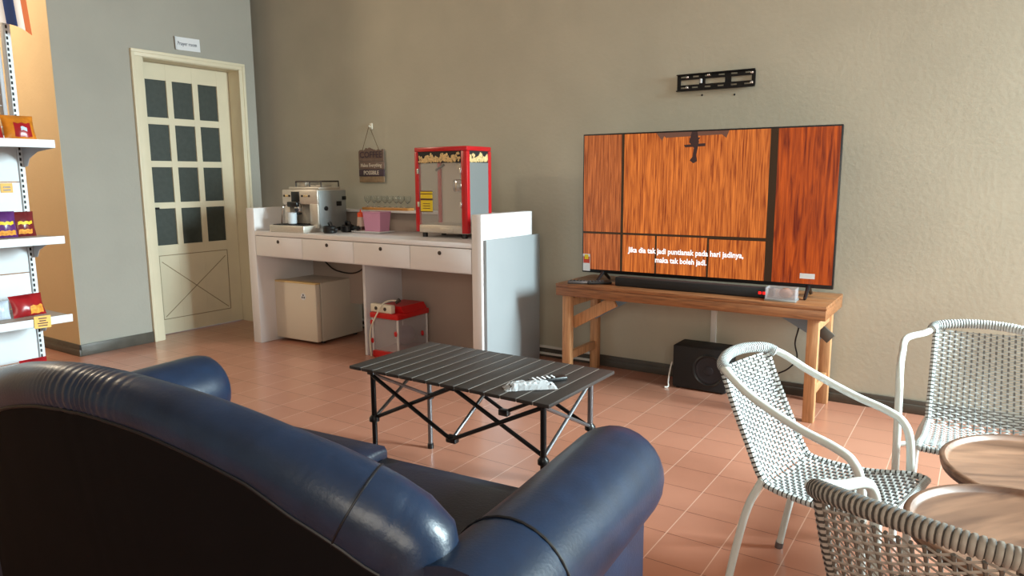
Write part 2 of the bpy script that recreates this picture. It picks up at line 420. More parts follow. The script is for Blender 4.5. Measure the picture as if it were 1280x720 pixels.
# jamb lining
mb.bb(-0.2, 0.0, DY0 - 3.55 - 0.0, DY0 - 3.55 + 0.012, 0, DZ).bb(-0.2, 0, DY1 - 3.55 - 0.012, DY1 - 3.55, 0, DZ).bb(-0.2, 0, DY0 - 3.55, DY1 - 3.55, DZ - 0.012, DZ)
mb.build('door_frame', 'cream', door)
# leaf: plane x = -0.16 (local)
ly0, ly1, lz0, lz1 = 3.13 - 3.55, 3.97 - 3.55, 0.006, 2.2
lx0, lx1 = -0.20, -0.16
cols = [(0.085, 0.265), (0.315, 0.495), (0.545, 0.725)]   # offsets from ly0
rows = [(0.745, 1.045), (1.095, 1.38), (1.43, 1.72), (1.775, 2.07)]
leaf = MB()
ys = [ly0, ly0 + cols[0][0], ly0 + cols[0][1], ly0 + cols[1][0], ly0 + cols[1][1], ly0 + cols[2][0], ly0 + cols[2][1], ly1]
for i in range(0, 8, 2): leaf.bb(lx0, lx1, ys[i], ys[i + 1], lz0, lz1)
for j in range(3):
    za = [lz0] + [r_[1] for r_ in rows]; zb = [r_[0] for r_ in rows] + [lz1]
    for a, b in zip(za, zb): leaf.bb(lx0, lx1 - 0.001, ys[1 + 2 * j], ys[2 + 2 * j], a, b)
leaf_o = leaf.build('door_leaf', 'cream', door, smooth=False)
for (a, b) in cols:
    for (c, d) in rows:
        MB().bb(lx0 + 0.008, lx1 - 0.012, ly0 + a, ly0 + b, c, d).build('pane', 'door_glass', leaf_o, smooth=False)
# lower panel: raised frame and cross grooves
mb = MB()
pa, pb, pz0, pz1 = ly0 + 0.09, ly1 - 0.12, 0.13, 0.66
def groove(p, q, wd=0.006):
    p, q = Vector(p), Vector(q); d = (q - p).normalized(); n = Vector((0, -d.z, d.y)) * wd / 2
    x = lx1 + 0.0008
    vs = [(x, *(p + n)[1:]), (x, *(q + n)[1:]), (x, *(q - n)[1:]), (x, *(p - n)[1:])]
    mb.add([(v[0], v[1], v[2]) for v in vs] + [(lx1 - 0.001, v[1], v[2]) for v in vs], [(0, 1, 2, 3), (7, 6, 5, 4), (0, 4, 5, 1), (1, 5, 6, 2), (2, 6, 7, 3), (3, 7, 4, 0)])
for p, q in (((0, pa, pz0), (0, pb, pz0)), ((0, pa, pz1), (0, pb, pz1)), ((0, pa, pz0), (0, pa, pz1)), ((0, pb, pz0), (0, pb, pz1)), ((0, pa + .02, pz0 + .02), (0, pb - .02, pz1 - .05)), ((0, pa + .02, pz1 - .05), (0, pb - .02, pz0 + .02))):
    groove(p, q)
M['groove'] = mat('door_groove', rgb(150, 134, 104), 0.6)
mb.build('cross_moulding', 'groove', leaf_o, smooth=False)
mb = MB(); mb.bb(lx1, lx1 + 0.006, ly0 + 0.03, ly0 + 0.07, 0.985, 1.075, 0.002).cyl((lx1, ly0 + 0.05, 1.05), (lx1 + 0.045, ly0 + 0.05, 1.05), 0.009)
mb.bb(lx1 + 0.035, lx1 + 0.05, ly0 + 0.04, ly0 + 0.10, 1.042, 1.058, 0.004)
mb.build('handle', 'black_metal', leaf_o, label='small black lever handle')

# door sign ------------------------------------------------------------
ds = thing('door_sign', 'small white paper sign taped on the wall above the cream door', 'sign', (XW, 3.503, 2.352), PI / 2)
mx = Matrix.Rotation(math.radians(-1.5), 4, 'Y')
MB().grid(lambda u, v: (-0.112 + 0.224 * u, -0.003 - 0.016 * max(0, (0.15 - u) / 0.15) ** 1.5, -0.05 + 0.1 * v), 12, 2, mx=mx).build('paper_sheet', 'paper', ds)
vs, fs = text_mb('Prayer room', 0.042, width=0.165); MB().add(vs, fs, mx=Matrix.Translation((0, -0.0045, 0)) @ mx).build('lettering', 'ink', ds, smooth=False)

# wall bracket ----------------------------------------------------------
br = thing('tv_wall_bracket', 'black slotted metal TV bracket screwed on the wall above the television', 'bracket', (-1.405, YW, 1.792), 0)
W2, H2 = 0.2335, 0.1
holes = []
for k in range(3): holes.append((-0.155 + 0.155 * k, 0.052, 0.118 if k != 1 else 0.118, 0.03))
def plate(mb, x0, x1, z0, z1, hs, y0, y1):
    """plate with rectangular openings, assembled from cells"""
    xs = sorted({x0, x1, *[h[0] - h[2] / 2 for h in hs], *[h[0] + h[2] / 2 for h in hs]}); zs = sorted({z0, z1, *[h[1] - h[3] / 2 for h in hs], *[h[1] + h[3] / 2 for h in hs]})
    def solid(i, j):
        if i < 0 or j < 0 or i >= len(xs) - 1 or j >= len(zs) - 1: return False
        cx, cz = (xs[i] + xs[i + 1]) / 2, (zs[j] + zs[j + 1]) / 2
        return not any(abs(cx - h[0]) < h[2] / 2 and abs(cz - h[1]) < h[3] / 2 for h in hs)
    for i in range(len(xs) - 1):
        for j in range(len(zs) - 1):
            if not solid(i, j): continue
            a, b, c, d = xs[i], xs[i + 1], zs[j], zs[j + 1]
            mb.add([(a, y0, c), (b, y0, c), (b, y0, d), (a, y0, d)], [(0, 1, 2, 3)]); mb.add([(a, y1, c), (b, y1, c), (b, y1, d), (a, y1, d)], [(3, 2, 1, 0)])
            for (di, dj, p, q) in ((-1, 0, (a, d), (a, c)), (1, 0, (b, c), (b, d)), (0, -1, (a, c), (b, c)), (0, 1, (b, d), (a, d))):
                if not solid(i + di, j + dj): mb.add([(p[0], y0, p[1]), (q[0], y0, q[1]), (q[0], y1, q[1]), (p[0], y1, p[1])], [(3, 2, 1, 0)])
hs = list(holes)
for k in range(6):
    x = -0.2 + 0.078 * k
    hs.append((x, 0.021, 0.036, 0.009)); hs.append((x + (0.004 if k % 2 else 0), 0.084, 0.036, 0.009))
mb = MB(); plate(mb, -W2, W2, 0.004, H2 - 0.004, hs, -0.012, -0.009)
mb.bb(-W2, W2, -0.03, -0.009, H2 - 0.006, H2, 0.001).bb(-W2, W2, -0.03, -0.009, 0, 0.006, 0.001)
mb.bb(-W2, -W2 + 0.02, -0.0095, 0, 0.01, H2 - 0.01).bb(W2 - 0.02, W2, -0.0095, 0, 0.01, H2 - 0.01)
mb.build('slotted_plate', 'black_metal', br, smooth=False)
for x, z in ((-0.17, 0.084), (-0.17, 0.021), (-0.04, 0.088), (0.215, 0.082), (0.215, 0.024)):
    mb = MB(); mb.lathe([(0.010, 0), (0.010, 0.003), (0.006, 0.006), (0.0, 0.0065)], n=12, mx=Matrix.Translation((x, -0.012, z)) @ Matrix.Rotation(PI / 2, 4, 'X')); mb.build('screw', 'chrome', br)
mb = MB(); mb.bb(-0.092, -0.078, -0.016, -0.011, 0.042, 0.068, 0.001); mb.build('level_vial', 'paper', br)
for x, lab in ((-1.485, 'small dark screw hole in the wall under the left part of the black bracket'), (-1.29, 'small dark screw hole in the wall under the right part of the black bracket')):
    o = MB().lathe([(0.006, 0), (0.006, 0.0015), (0.0045, 0.0022), (0, 0.0022)], n=12, mx=Matrix.Rotation(PI / 2, 4, 'X')).build('screw_hole', 'slot'); at(o, (x, YW, 1.765 if x < -1.4 else 1.755)); tag(o, lab, 'hole', 'screw holes under the bracket')

# hanging coffee sign ----------------------------------------------------
hk = MB().box((0, -0.006, 0), (0.028, 0.012, 0.05), 0.005).tube(spline([(0, -0.012, 0.0), (0, -0.026, -0.012), (0, -0.03, -0.006), (0, -0.03, 0.006)], 4), 0.004, 8).build('wall_hook', 'hook')
at(hk, (-4.235, YW, 1.70)); tag(hk, 'small white adhesive hook on the wall holding the coffee sign string', 'hook')
cs = thing('coffee_sign', 'dark wooden coffee sign hanging from a string on the wall', 'sign', (-4.235, YW - 0.012, 1.248), math.radians(0))
top = [(-0.14, 0.17)] + [(-0.14 + 0.28 * k / 24, 0.252 + 0.014 * abs(math.sin(k * PI / 4.2)) + (0.016 if 6 < k < 14 else 0)) for k in range(25)] + [(0.14, 0.17)]
MB().prism(top, 0.01, mx=Matrix.Translation((0, -0.010, 0))).build('top_board', 'sign_wood', cs)
MB().box((0, -0.005, 0.137), (0.285, 0.010, 0.062), 0.002).build('middle_board', 'sign_wood', cs)
MB().box((0, -0.006, 0.077), (0.28, 0.012, 0.055), 0.002).build('dark_board', 'sign_dark', cs)
mb = MB(); mb.box((0, -0.005, 0.024), (0.28, 0.01, 0.048), 0.002)
for k in range(12): mb.box((-0.125 + 0.0228 * k, -0.0105, 0.026), (0.005, 0.002, 0.03))
mb.build('striped_board', ['sign_tan'], cs)
for s, z, sz, wd, mm in (('COFFEE', 0.222, 0.072, 0.25, 'sign_dark'), ('Makes Everything', 0.138, 0.04, 0.235, 'sign_text'), ('POSSIBLE', 0.077, 0.045, 0.17, 'sign_text')):
    vs, fs = text_mb(s, sz, width=wd, bold=0.0008); MB().add(vs, fs, mx=Matrix.Translation((0.0, -0.0128, z))).build('lettering', mm, cs, smooth=False)
MB().tube([(-0.1, -0.006, 0.258), (-0.004, -0.018, 0.448)], 0.0025, 6).tube([(0.09, -0.006, 0.258), (0.004, -0.018, 0.448)], 0.0025, 6).build('string', 'string', cs)

# ------------------------------------------------------------------ counter
ct = thing('counter', 'long white serving counter with four drawers and raised side panels against the wall', 'counter', (-3.65, 3.46, 0))
def cx(x): return x + 3.65
CD = 0.58
MB().bb(cx(-4.775), cx(-4.685), 0.0, CD, 0, 1.06, 0.004).build('side_panel', 'white', ct)
MB().bb(cx(-2.60), cx(-2.527), 0.0, CD, 0, 1.06, 0.004).build('side_panel', 'white', ct)
MB().bb(cx(-2.522), cx(-2.504), 0.02, CD + 0.06, 0, 0.905, 0.002).build('end_board', 'grey_board', ct, label='loose grey board leaning on the counter end')
MB().bb(cx(-4.685), cx(-2.60), 0.0, CD, 0.852, 0.885, 0.003).build('countertop', 'white', ct)
dx = [-4.682, -4.148, -3.622, -3.103, -2.603]
for k in range(4):
    a, b = cx(dx[k]) + 0.002, cx(dx[k + 1]) - 0.002
    d = MB().bb(a, b, 0.0, 0.018, 0.698, 0.848, 0.002).build('drawer', 'white', ct)
    MB().lathe([(0.013, 0), (0.013, 0.004), (0.009, 0.006), (0.0, 0.006)], n=14, mx=Matrix.Translation(((a + b) / 2, 0, 0.813)) @ Matrix.Rotation(PI / 2, 4, 'X')).build('lock', 'knob', d)
MB().bb(cx(-4.685), cx(-2.60), 0.02, CD - 0.02, 0.69, 0.702).build('drawer_bottom', 'white_in', ct)
MB().bb(cx(-3.715), cx(-3.69), 0.17, CD - 0.02, 0, 0.69, 0.002).build('divider', 'white_in', ct)
MB().bb(cx(-3.69), cx(-2.60), CD - 0.025, CD - 0.005, 0.0, 0.69).build('back_board', 'counter_inside', ct)
MB().bb(cx(-4.685), cx(-3.715), CD - 0.025, CD - 0.005, 0.28, 0.69).build('back_board', 'counter_inside', ct)
MB().bb(cx(-4.685), cx(-2.60), CD - 0.09, CD + 0.02, 1.024, 1.042, 0.002).build('rear_shelf', 'white', ct)
MB().bb(cx(-4.685), cx(-2.60), CD - 0.01, CD, 0.885, 1.024).build('rear_upstand', 'counter_inside', ct)

# wooden board with glasses on the rear shelf
o = MB().box((0, 0, 0.010), (0.47, 0.075, 0.020), 0.004).build('serving_board', 'amber_wood'); at(o, (-3.785, 3.985, 1.042)); tag(o, 'narrow amber wooden board on the rear shelf carrying the upturned glasses', 'board')
gp = [(0.0, 0.0), (0.020, 0.0), (0.020, 0.002), (0.004, 0.006), (0.0035, 0.03), (0.010, 0.036), (0.024, 0.052), (0.026, 0.075), (0.022, 0.088), (0.0205, 0.088), (0.0245, 0.075), (0.0225, 0.053), (0.009, 0.038), (0.0, 0.036)]
g0 = None
for k in range(8):
    loc = (-3.985 + 0.057 * k, 3.985 + (0.006 if k % 2 else -0.006), 1.0622)
    if g0 is None: o = g0 = MB().lathe(gp, n=18).build('drinking_glass', 'glass')
    else: o = g0.copy(); COL.objects.link(o)
    at(o, loc)
    lab = ['clear stemmed glass at the coffee-machine end of the row on the wooden board', 'second clear glass from the coffee machine on the wooden board', 'third clear glass from the coffee machine on the wooden board', 'fourth clear glass from the coffee machine on the wooden board', 'fourth clear glass from the popcorn machine on the wooden board', 'third clear glass from the popcorn machine on the wooden board', 'second clear glass from the popcorn machine on the wooden board', 'clear stemmed glass nearest the popcorn machine on the wooden board'][k]
    tag(o, lab, 'glass', 'clear glasses lined up on the wooden board')

# plate, bottle, pink box on the counter
o = MB().box((0, 0, 0.004), (0.26, 0.13, 0.008), 0.004).bb(-0.145, 0.145, -0.078, 0.078, 0.008, 0.013, 0.002).build('serving_tray', 'paper'); at(o, (-3.765, 3.80, 0.885)); tag(o, 'flat white rectangular plate under the pink box on the counter', 'plate')
pk = thing('storage_box', 'translucent pink plastic box standing on the white plate', 'box', (-3.72, 3.80, 0.898))
mb = MB(); 
def openbox(mb, w0, d0, w1, d1, h, t=0.003, z0=0.0):
    o_ = [(-w0 / 2, -d0 / 2, z0), (w0 / 2, -d0 / 2, z0), (w0 / 2, d0 / 2, z0), (-w0 / 2, d0 / 2, z0), (-w1 / 2, -d1 / 2, h), (w1 / 2, -d1 / 2, h), (w1 / 2, d1 / 2, h), (-w1 / 2, d1 / 2, h)]
    i_ = [(-w0 / 2 + t, -d0 / 2 + t, z0 + t), (w0 / 2 - t, -d0 / 2 + t, z0 + t), (w0 / 2 - t, d0 / 2 - t, z0 + t), (-w0 / 2 + t, d0 / 2 - t, z0 + t), (-w1 / 2 + t, -d1 / 2 + t, h), (w1 / 2 - t, -d1 / 2 + t, h), (w1 / 2 - t, d1 / 2 - t, h), (-w1 / 2 + t, d1 / 2 - t, h)]
    f = [(3, 2, 1, 0)] + [(i, (i + 1) % 4, (i + 1) % 4 + 4, i + 4) for i in range(4)] + [(8, 9, 10, 11)] + [(8 + (i + 1) % 4, 8 + i, 12 + i, 12 + (i + 1) % 4) for i in range(4)] + [(4 + i, 4 + (i + 1) % 4, 12 + (i + 1) % 4, 12 + i) for i in range(4)]
    mb.add(o_ + i_, f)
openbox(mb, 0.15, 0.095, 0.175, 0.11, 0.135); mb.build('box_body', 'pink_plastic', pk, smooth=False)
MB().box((0, 0, 0.139), (0.182, 0.117, 0.010), 0.003).build('lid', 'pink_plastic', pk)
MB().box((-0.01, -0.0535, 0.112), (0.018, 0.006, 0.028), 0.002).build('clip', 'pink_plastic', pk)
bt = thing('sauce_bottle', 'small clear sauce bottle with bright orange cap beside the pink box', 'bottle', (-3.874, 3.79, 0.898))
MB().lathe([(0.0, 0.0), (0.031, 0.0), (0.033, 0.006), (0.033, 0.02), (0.026, 0.09), (0.024, 0.1), (0.0, 0.1)], n=20).build('bottle_body', 'bottle', bt)
MB().lathe([(0.0338, 0.004), (0.0338, 0.022), (0.0325, 0.03)], n=20).build('dark_sauce', 'sauce', bt, label='dark sauce at the bottom')
MB().lathe([(0.0, 0.1), (0.025, 0.1), (0.025, 0.128), (0.018, 0.134), (0.006, 0.14), (0.004, 0.155), (0.0, 0.155)], n=20).build('cap', 'orange_cap', bt, label='bright orange cap')

# coffee machine --------------------------------------------------------
cm = thing('coffee_machine', 'silver espresso machine standing at the left end of the white counter', 'coffee machine', (-4.318, 3.60, 0.885), math.radians(2))
mb = MB(); hw = 0.19
mb.bb(-hw, hw, 0.09, 0.29, 0.03, 0.21, 0.004).bb(-hw, hw, 0.0, 0.29, 0.205, 0.315, 0.008)
mb.bb(hw - 0.085, hw, 0.0, 0.09, 0.03, 0.21, 0.003).bb(-hw, -hw + 0.06, 0.02, 0.09, 0.03, 0.21, 0.003)
mb.build('body', 'steel', cm)
mb = MB(); mb.bb(hw, hw + 0.006, 0.012, 0.288, 0.03, 0.308, 0.002); mb.build('side_sheet', 'steel_side', cm, label='bluish grey side sheet')
mb = MB(); mb.bb(hw + 0.006, hw + 0.012, 0.185, 0.235, 0.19, 0.225, 0.002).bb(hw + 0.006, hw + 0.012, 0.245, 0.285, 0.235, 0.262, 0.002); mb.build('side_vent', 'black', cm)
MB().lathe([(0.0, 0.0), (0.017, 0.0), (0.017, 0.008), (0.0, 0.012)], n=16, mx=Matrix.Translation((hw + 0.006, 0.075, 0.175)) @ Matrix.Rotation(PI / 2, 4, 'Y')).build('side_knob', 'black', cm)
mb = MB(); mb.bb(-0.085, 0.0, -0.005, 0.0, 0.225, 0.30, 0.002); mb.build('display', 'black', cm, label='dark square display')
for x in (-0.165, -0.145, -0.128, -0.108, 0.03, 0.055, 0.08, 0.105):
    MB().lathe([(0.0085, 0), (0.0085, 0.004), (0.006, 0.006), (0.0, 0.006)], n=12, mx=Matrix.Translation((x, 0, 0.268)) @ Matrix.Rotation(PI / 2, 4, 'X')).build('button', 'black' if x in (-0.165, -0.108, 0.03, 0.105) else 'fridge_top', cm)
mb = MB(); mb.cyl((-0.045, 0.03, 0.212), (-0.045, 0.03, 0.175), 0.034, n=20).cyl((-0.045, 0.03, 0.178), (-0.045, 0.03, 0.15), 0.03, 0.026, n=20); mb.build('brew_head', 'chrome', cm)
mb = MB(); mb.bb(-0.11, 0.0, -0.03, -0.001, 0.185, 0.225, 0.008).tube(spline([(-0.045, -0.0, 0.165), (-0.01, -0.03, 0.155), (0.02, -0.055, 0.165)], 5), 0.012, 10).bb(-0.07, -0.01, -0.01, 0.03, 0.128, 0.142, 0.004); mb.build('coffee_spout', 'black', cm)
MB().tube(spline([(-0.15, 0.01, 0.205), (-0.15, -0.03, 0.18), (-0.165, -0.035, 0.09), (-0.172, -0.03, 0.035)], 6), 0.006, 8).build('steam_wand', 'chrome', cm)
mb = MB(); mb.bb(-hw - 0.02, hw - 0.03, -0.12, 0.16, 0.0, 0.052, 0.006); mb.build('drip_tray', 'steel', cm)
mb = MB(); mb.bb(-hw - 0.0, hw - 0.05, -0.1, 0.08, 0.0522, 0.056)
for k in range(12): mb.bb(-hw + 0.012 + 0.026 * k, -hw + 0.02 + 0.026 * k, -0.098, 0.078, 0.056, 0.0575)
mb.build('drip_grille', 'black', cm)
mb = MB(); mb.bb(-hw + 0.02, hw - 0.03, 0.05, 0.27, 0.315, 0.335, 0.006); mb.build('top_tray', 'steel', cm)
mb = MB()
for a, b in (((-0.12, 0.08), (0.15, 0.08)), ((-0.12, 0.26), (0.15, 0.26)), ((-0.12, 0.08), (-0.12, 0.26)), ((0.15, 0.08), (0.15, 0.26))): mb.tube([(*a, 0.375), (*b, 0.375)], 0.006, 8)
for x, y in ((-0.12, 0.08), (0.15, 0.08), (-0.12, 0.26), (0.15, 0.26), (0.03, 0.08)): mb.tube([(x, y, 0.333), (x, y, 0.375)], 0.005, 8)
mb.build('cup_rail', 'knob', cm)
mb = MB(); mb.bb(-0.13, -0.04, 0.1, 0.24, 0.335, 0.38, 0.01).bb(-0.03, 0.12, 0.11, 0.22, 0.335, 0.35, 0.005); mb.build('bean_lid', 'steel', cm)
for x in (-0.16, 0.16):
    for y in (-0.08, 0.25): MB().cyl((x * 0.9, y, 0.0), (x * 0.9, y, 0.035), 0.014).build('foot', 'black', cm)
o = MB().lathe([(0.0, 0.0), (0.026, 0.0), (0.031, 0.004), (0.034, 0.088), (0.0315, 0.088), (0.028, 0.006), (0.0, 0.006)], n=22).build('cup', 'cup'); at(o, (-4.372, 3.57, 0.9435)); tag(o, 'white straight cup on the drip tray of the espresso machine', 'cup')
# black rounded gadgets beside the machine
def gadget(loc, rz, lab):
    t = thing('portafilter', lab, 'portafilter', loc, rz, 'black portafilters beside the coffee machine')
    MB().lathe([(0.0, 0.0), (0.042, 0.0), (0.05, 0.008), (0.052, 0.045), (0.046, 0.052), (0.042, 0.046), (0.04, 0.014), (0.0, 0.012)], n=22).build('basket', 'black', t)
    mb = MB(); mb.tube([(0.045, 0, 0.03), (0.075, 0, 0.032), (0.095, 0, 0.035), (0.14, 0, 0.034), (0.15, 0, 0.033)], [0.008, 0.009, 0.015, 0.017, 0.008], 12); mb.build('handle', 'black', t)
    MB().tube(spline([(-0.04, 0.02, 0.05), (-0.02, 0.0, 0.072), (0.02, 0.0, 0.075), (0.045, 0.0, 0.05)], 5), 0.010, 8).build('clamp_arm', 'black', t)
gadget((-4.0, 3.60, 0.885), math.radians(-25), 'black portafilter lying next to the side of the espresso machine')
gadget((-3.975, 3.75, 0.885), math.radians(-10), 'black portafilter lying between the espresso machine and the sauce bottle')

# popcorn machine -----------------------------------------------------------
pm = thing('popcorn_machine', 'red framed glass popcorn machine standing on the right end of the counter', 'popcorn machine', (-3.015, 3.815, 0.885))
pw, pd, ph = 0.222, 0.135, 0.598
for i, (sx, sy_) in enumerate(((-1, -1), (1, -1), (1, 1), (-1, 1))):
    wx = 0.05 if sx > 0 else 0.03
    mb = MB(); mb.bb(sx * pw, sx * (pw - wx), sy_ * pd, sy_ * (pd - 0.032), 0.035, ph - 0.0305, 0.004); mb.build('corner_post', 'red', pm)
MB().bb(-pw, pw, -pd, pd, ph - 0.03, ph, 0.006).build('roof', 'red', pm)
mb = MB(); mb.bb(-pw + 0.03, pw - 0.05, -pd + 0.004, -pd + 0.012, ph - 0.105, ph - 0.03).bb(pw - 0.016, pw - 0.006, -pd + 0.03, pd - 0.03, ph - 0.105, ph - 0.03)
sb = mb.build('sign_band', 'matte_black', pm, label='dark header band printed with heaped popcorn')
random.seed(3)
mb = MB()
for k in range(240):
    x = random.uniform(-pw + 0.036, pw - 0.056); top_ = 0.046 + 0.013 * math.sin(x * 55) + 0.009 * math.sin(x * 140)
    z = ph - 0.1035 + random.uniform(0.006, max(0.012, top_)); r_ = random.uniform(0.005, 0.0085)
    mb.ball((x, -pd + 0.004, z), (r_, 0.003, r_), n=8)
mb.build('popcorn_print', 'popcorn', sb, kind='stuff')
mb = MB()
for k in range(140):
    y = random.uniform(-pd + 0.036, pd - 0.036); z = ph - 0.1035 + random.uniform(0.006, 0.046 + 0.014 * math.sin(y * 70)); r_ = random.uniform(0.005, 0.0085)
    mb.ball((pw - 0.006, y, z), (0.003, r_, r_), n=8)
mb.build('popcorn_print', 'popcorn', sb, kind='stuff')
mb = MB(); mb.bb(-pw + 0.012, pw - 0.012, -pd + 0.012, pd - 0.01, 0.03, 0.085, 0.004); mb.build('base_cabinet', 'steel', pm)
mb = MB(); mb.bb(-pw + 0.03, pw - 0.05, -pd + 0.002, -pd + 0.012, 0.035, 0.083, 0.003).bb(-0.01, 0.10, -pd - 0.002, -pd + 0.004, 0.04, 0.068, 0.003); mb.build('crumb_drawer', 'steel', pm)
MB().bb(-pw + 0.03, pw - 0.03, pd - 0.02, pd - 0.008, 0.085, ph - 0.1).build('rear_sheet', 'pop_inside', pm)
MB().bb(pw - 0.012, pw - 0.004, -pd + 0.032, pd - 0.032, 0.085, ph - 0.105).build('side_glass', 'steel_side', pm, label='grey reflecting side panel')
MB().bb(-pw + 0.006, -pw + 0.012, -pd + 0.032, pd - 0.032, 0.085, ph - 0.105).build('side_glass', 'pane', pm)
for a, b in ((-pw + 0.03, -0.035), (-0.033, pw - 0.05)):
    MB().bb(a, b, -pd + 0.006, -pd + 0.011, 0.085, ph - 0.106).build('glass_door', 'pane', pm)
mb = MB(); mb.lathe([(0.0, 0.0), (0.052, 0.0), (0.06, 0.01), (0.06, 0.075), (0.052, 0.085), (0.0, 0.085)], c=(0.06, 0.02, 0.30), n=22).cyl((0.06, 0.02, 0.385), (0.06, 0.02, ph - 0.03), 0.012).bb(0.02, 0.10, 0.01, 0.04, ph - 0.14, ph - 0.03); mb.build('kettle', 'chrome', pm)
mb = MB(); mb.tube([(-0.13, -0.02, ph - 0.15), (-0.06, -0.02, ph - 0.115)], 0.009, 8); mb.build('kettle_lever', 'knob', pm)
mb = MB(); mb.bb(-pw + 0.045, -0.075, -pd + 0.003, -pd + 0.006, 0.175, 0.248, 0.0, 0).bb(-pw + 0.045, -0.075, -pd + 0.003, -pd + 0.006, 0.26, 0.305, 0.0, 0)
for z in (0.172, 0.251, 0.257, 0.290, 0.308): mb.bb(-pw + 0.043, -0.073, -pd + 0.002, -pd + 0.006, z - 0.0025, z + 0.0025, 0.0, 1)
for z in (0.195, 0.21, 0.225): mb.bb(-pw + 0.065, -0.095, -pd + 0.002, -pd + 0.006, z - 0.002, z + 0.002, 0, 1)
mb.build('warning_label', ['yellow', 'sauce'], pm, smooth=False, label='yellow warning label with dark lines')
for x in (-pw + 0.03, pw - 0.052):
    for z in (0.22, 0.44): MB().bb(x - 0.008, x + 0.008, -pd - 0.006, -pd + 0.006, z - 0.018, z + 0.018, 0.004).build('hinge', 'chrome', pm)
for x in (-0.17, 0.17):
    for y in (-0.1, 0.1): MB().cyl((x, y, 0), (x, y, 0.032), 0.018).build('foot', 'black', pm)

# mini fridge ----------------------------------------------------------------
fr = thing('mini_fridge', 'small off-white fridge standing under the left half of the counter', 'fridge', (-4.47, 3.628, 0), math.radians(3))
fw = 0.2325
MB().bb(-fw, fw, 0.058, 0.51, 0.02, 0.482, 0.006).build('cabinet', 'fridge_side', fr)
dd = MB().bb(-fw, fw, 0.0, 0.052, 0.022, 0.476, 0.01).build('door', 'fridge', fr)
MB().bb(-fw, fw, 0.001, 0.056, 0.474, 0.486, 0.004).build('top_trim', 'fridge_top', dd, label='yellowed strip along the door top')
mb = MB(); mb.lathe([(0.0, 0.0), (0.028, 0.0), (0.028, 0.0018), (0.0, 0.0018)], n=24, mat=0, mx=Matrix.Translation((0.10, 0.0, 0.375)) @ Matrix.Rotation(PI / 2, 4, 'X'))
for a in (90, 210, 330):
    mb.box((0.10 + 0.012 * math.cos(math.radians(a)), -0.0022, 0.375 + 0.012 * math.sin(math.radians(a))), (0.012, 0.001, 0.014), mat=1)
mb.build('round_sticker', ['paper', 'ink'], dd, smooth=False, label='round white sticker with dark mark')
for x in (-0.19, 0.19):
    for y in (0.1, 0.46): MB().cyl((x, y, 0.0), (x, y, 0.022), 0.018).build('foot', 'black', fr)
mb = MB(); mb.tube(spline([(-4.62, 4.02, 0.66), (-4.50, 3.99, 0.60), (-4.38, 3.98, 0.545), (-4.2, 3.98, 0.53), (-4.08, 3.985, 0.57), (-4.02, 4.0, 0.66)], 8), 0.006, 8); o = mb.build('power_cable', 'black'); tag(o, 'thin dark cable looping in the shade above the small fridge', 'cable')

# red topped tank ------------------------------------------------------------
rt = thing('toy_tank', 'clear plastic tank with red lid and red base under the right half of the counter', 'tank', (-3.52, 3.80, 0), math.radians(2))
tw, td, th_ = 0.125, 0.17, 0.345
MB().bb(-tw, tw, -td, td, 0.0, 0.05, 0.008).build('base', 'red_plastic', rt)
mb = MB(); openbox(mb, 2 * tw - 0.02, 2 * td - 0.02, 2 * tw - 0.012, 2 * td - 0.012, th_ - 0.05, 0.004, 0.05); mb.build('clear_body', 'clear_plastic', rt, smooth=False)
mb = MB(); mb.bb(-tw - 0.008, tw + 0.008, -td - 0.008, td + 0.008, th_ - 0.055, th_ - 0.015, 0.008)
pts = [(-tw, th_ - 0.018), (tw, th_ - 0.018), (tw - 0.03, th_ + 0.03), (-tw + 0.03, th_ + 0.03)]
mb.prism(pts, 2 * td - 0.08, mx=Matrix.Translation((0, -td + 0.07, 0))); mb.build('lid', 'red_plastic', rt)
for sx in (-1, 1):
    for sy_ in (-1, 1): MB().bb(sx * (tw - 0.008) - 0.006, sx * (tw - 0.008) + 0.006, sy_ * (td - 0.008) - 0.006, sy_ * (td - 0.008) + 0.006, 0.04, th_ - 0.05, 0.002).build('corner_post', 'white', rt)
for x, y, z in ((-tw + 0.004, -td - 0.001, 0.255), (tw - 0.022, -td - 0.001, 0.19), (-tw + 0.006, -td - 0.001, 0.12), (tw, 0.10, 0.15)):
    MB().ball((x, y, z), (0.014, 0.008, 0.02), n=12).build('clip', 'red_plastic', rt)
MB().ball((0.03, 0.02, 0.14), (0.07, 0.08, 0.075), n=18).build('inner_drum', 'purple_ball', rt, label='dull purple drum inside')
ps = thing('power_strip', 'white power strip lying on the red lid of the clear tank', 'power strip', (-3.55, 3.655, 0.3305), math.radians(-2))
MB().bb(-0.105, 0.105, -0.022, 0.022, 0.0, 0.06, 0.008).build('housing', 'hook', ps)
for x in (-0.045, 0.045): MB().cyl((x, -0.0215, 0.03), (x, -0.026, 0.03), 0.013, n=14).build('socket', 'knob', ps)
MB().tube(spline([(0.09, 0.05, 0.085), (0.05, 0.03, 0.085), (0.02, -0.02, 0.062), (-0.035, -0.055, -0.05), (-0.075, -0.055, -0.13), (-0.088, -0.05, -0.21), (-0.085, -0.045, -0.325)], 8), 0.0055, 8).build('cord', 'hook', ps)
MB().tube([(0.085, 0.048, 0.07), (0.11, 0.062, 0.092)], [0.012, 0.016], 10).build('plug', 'knob', ps)

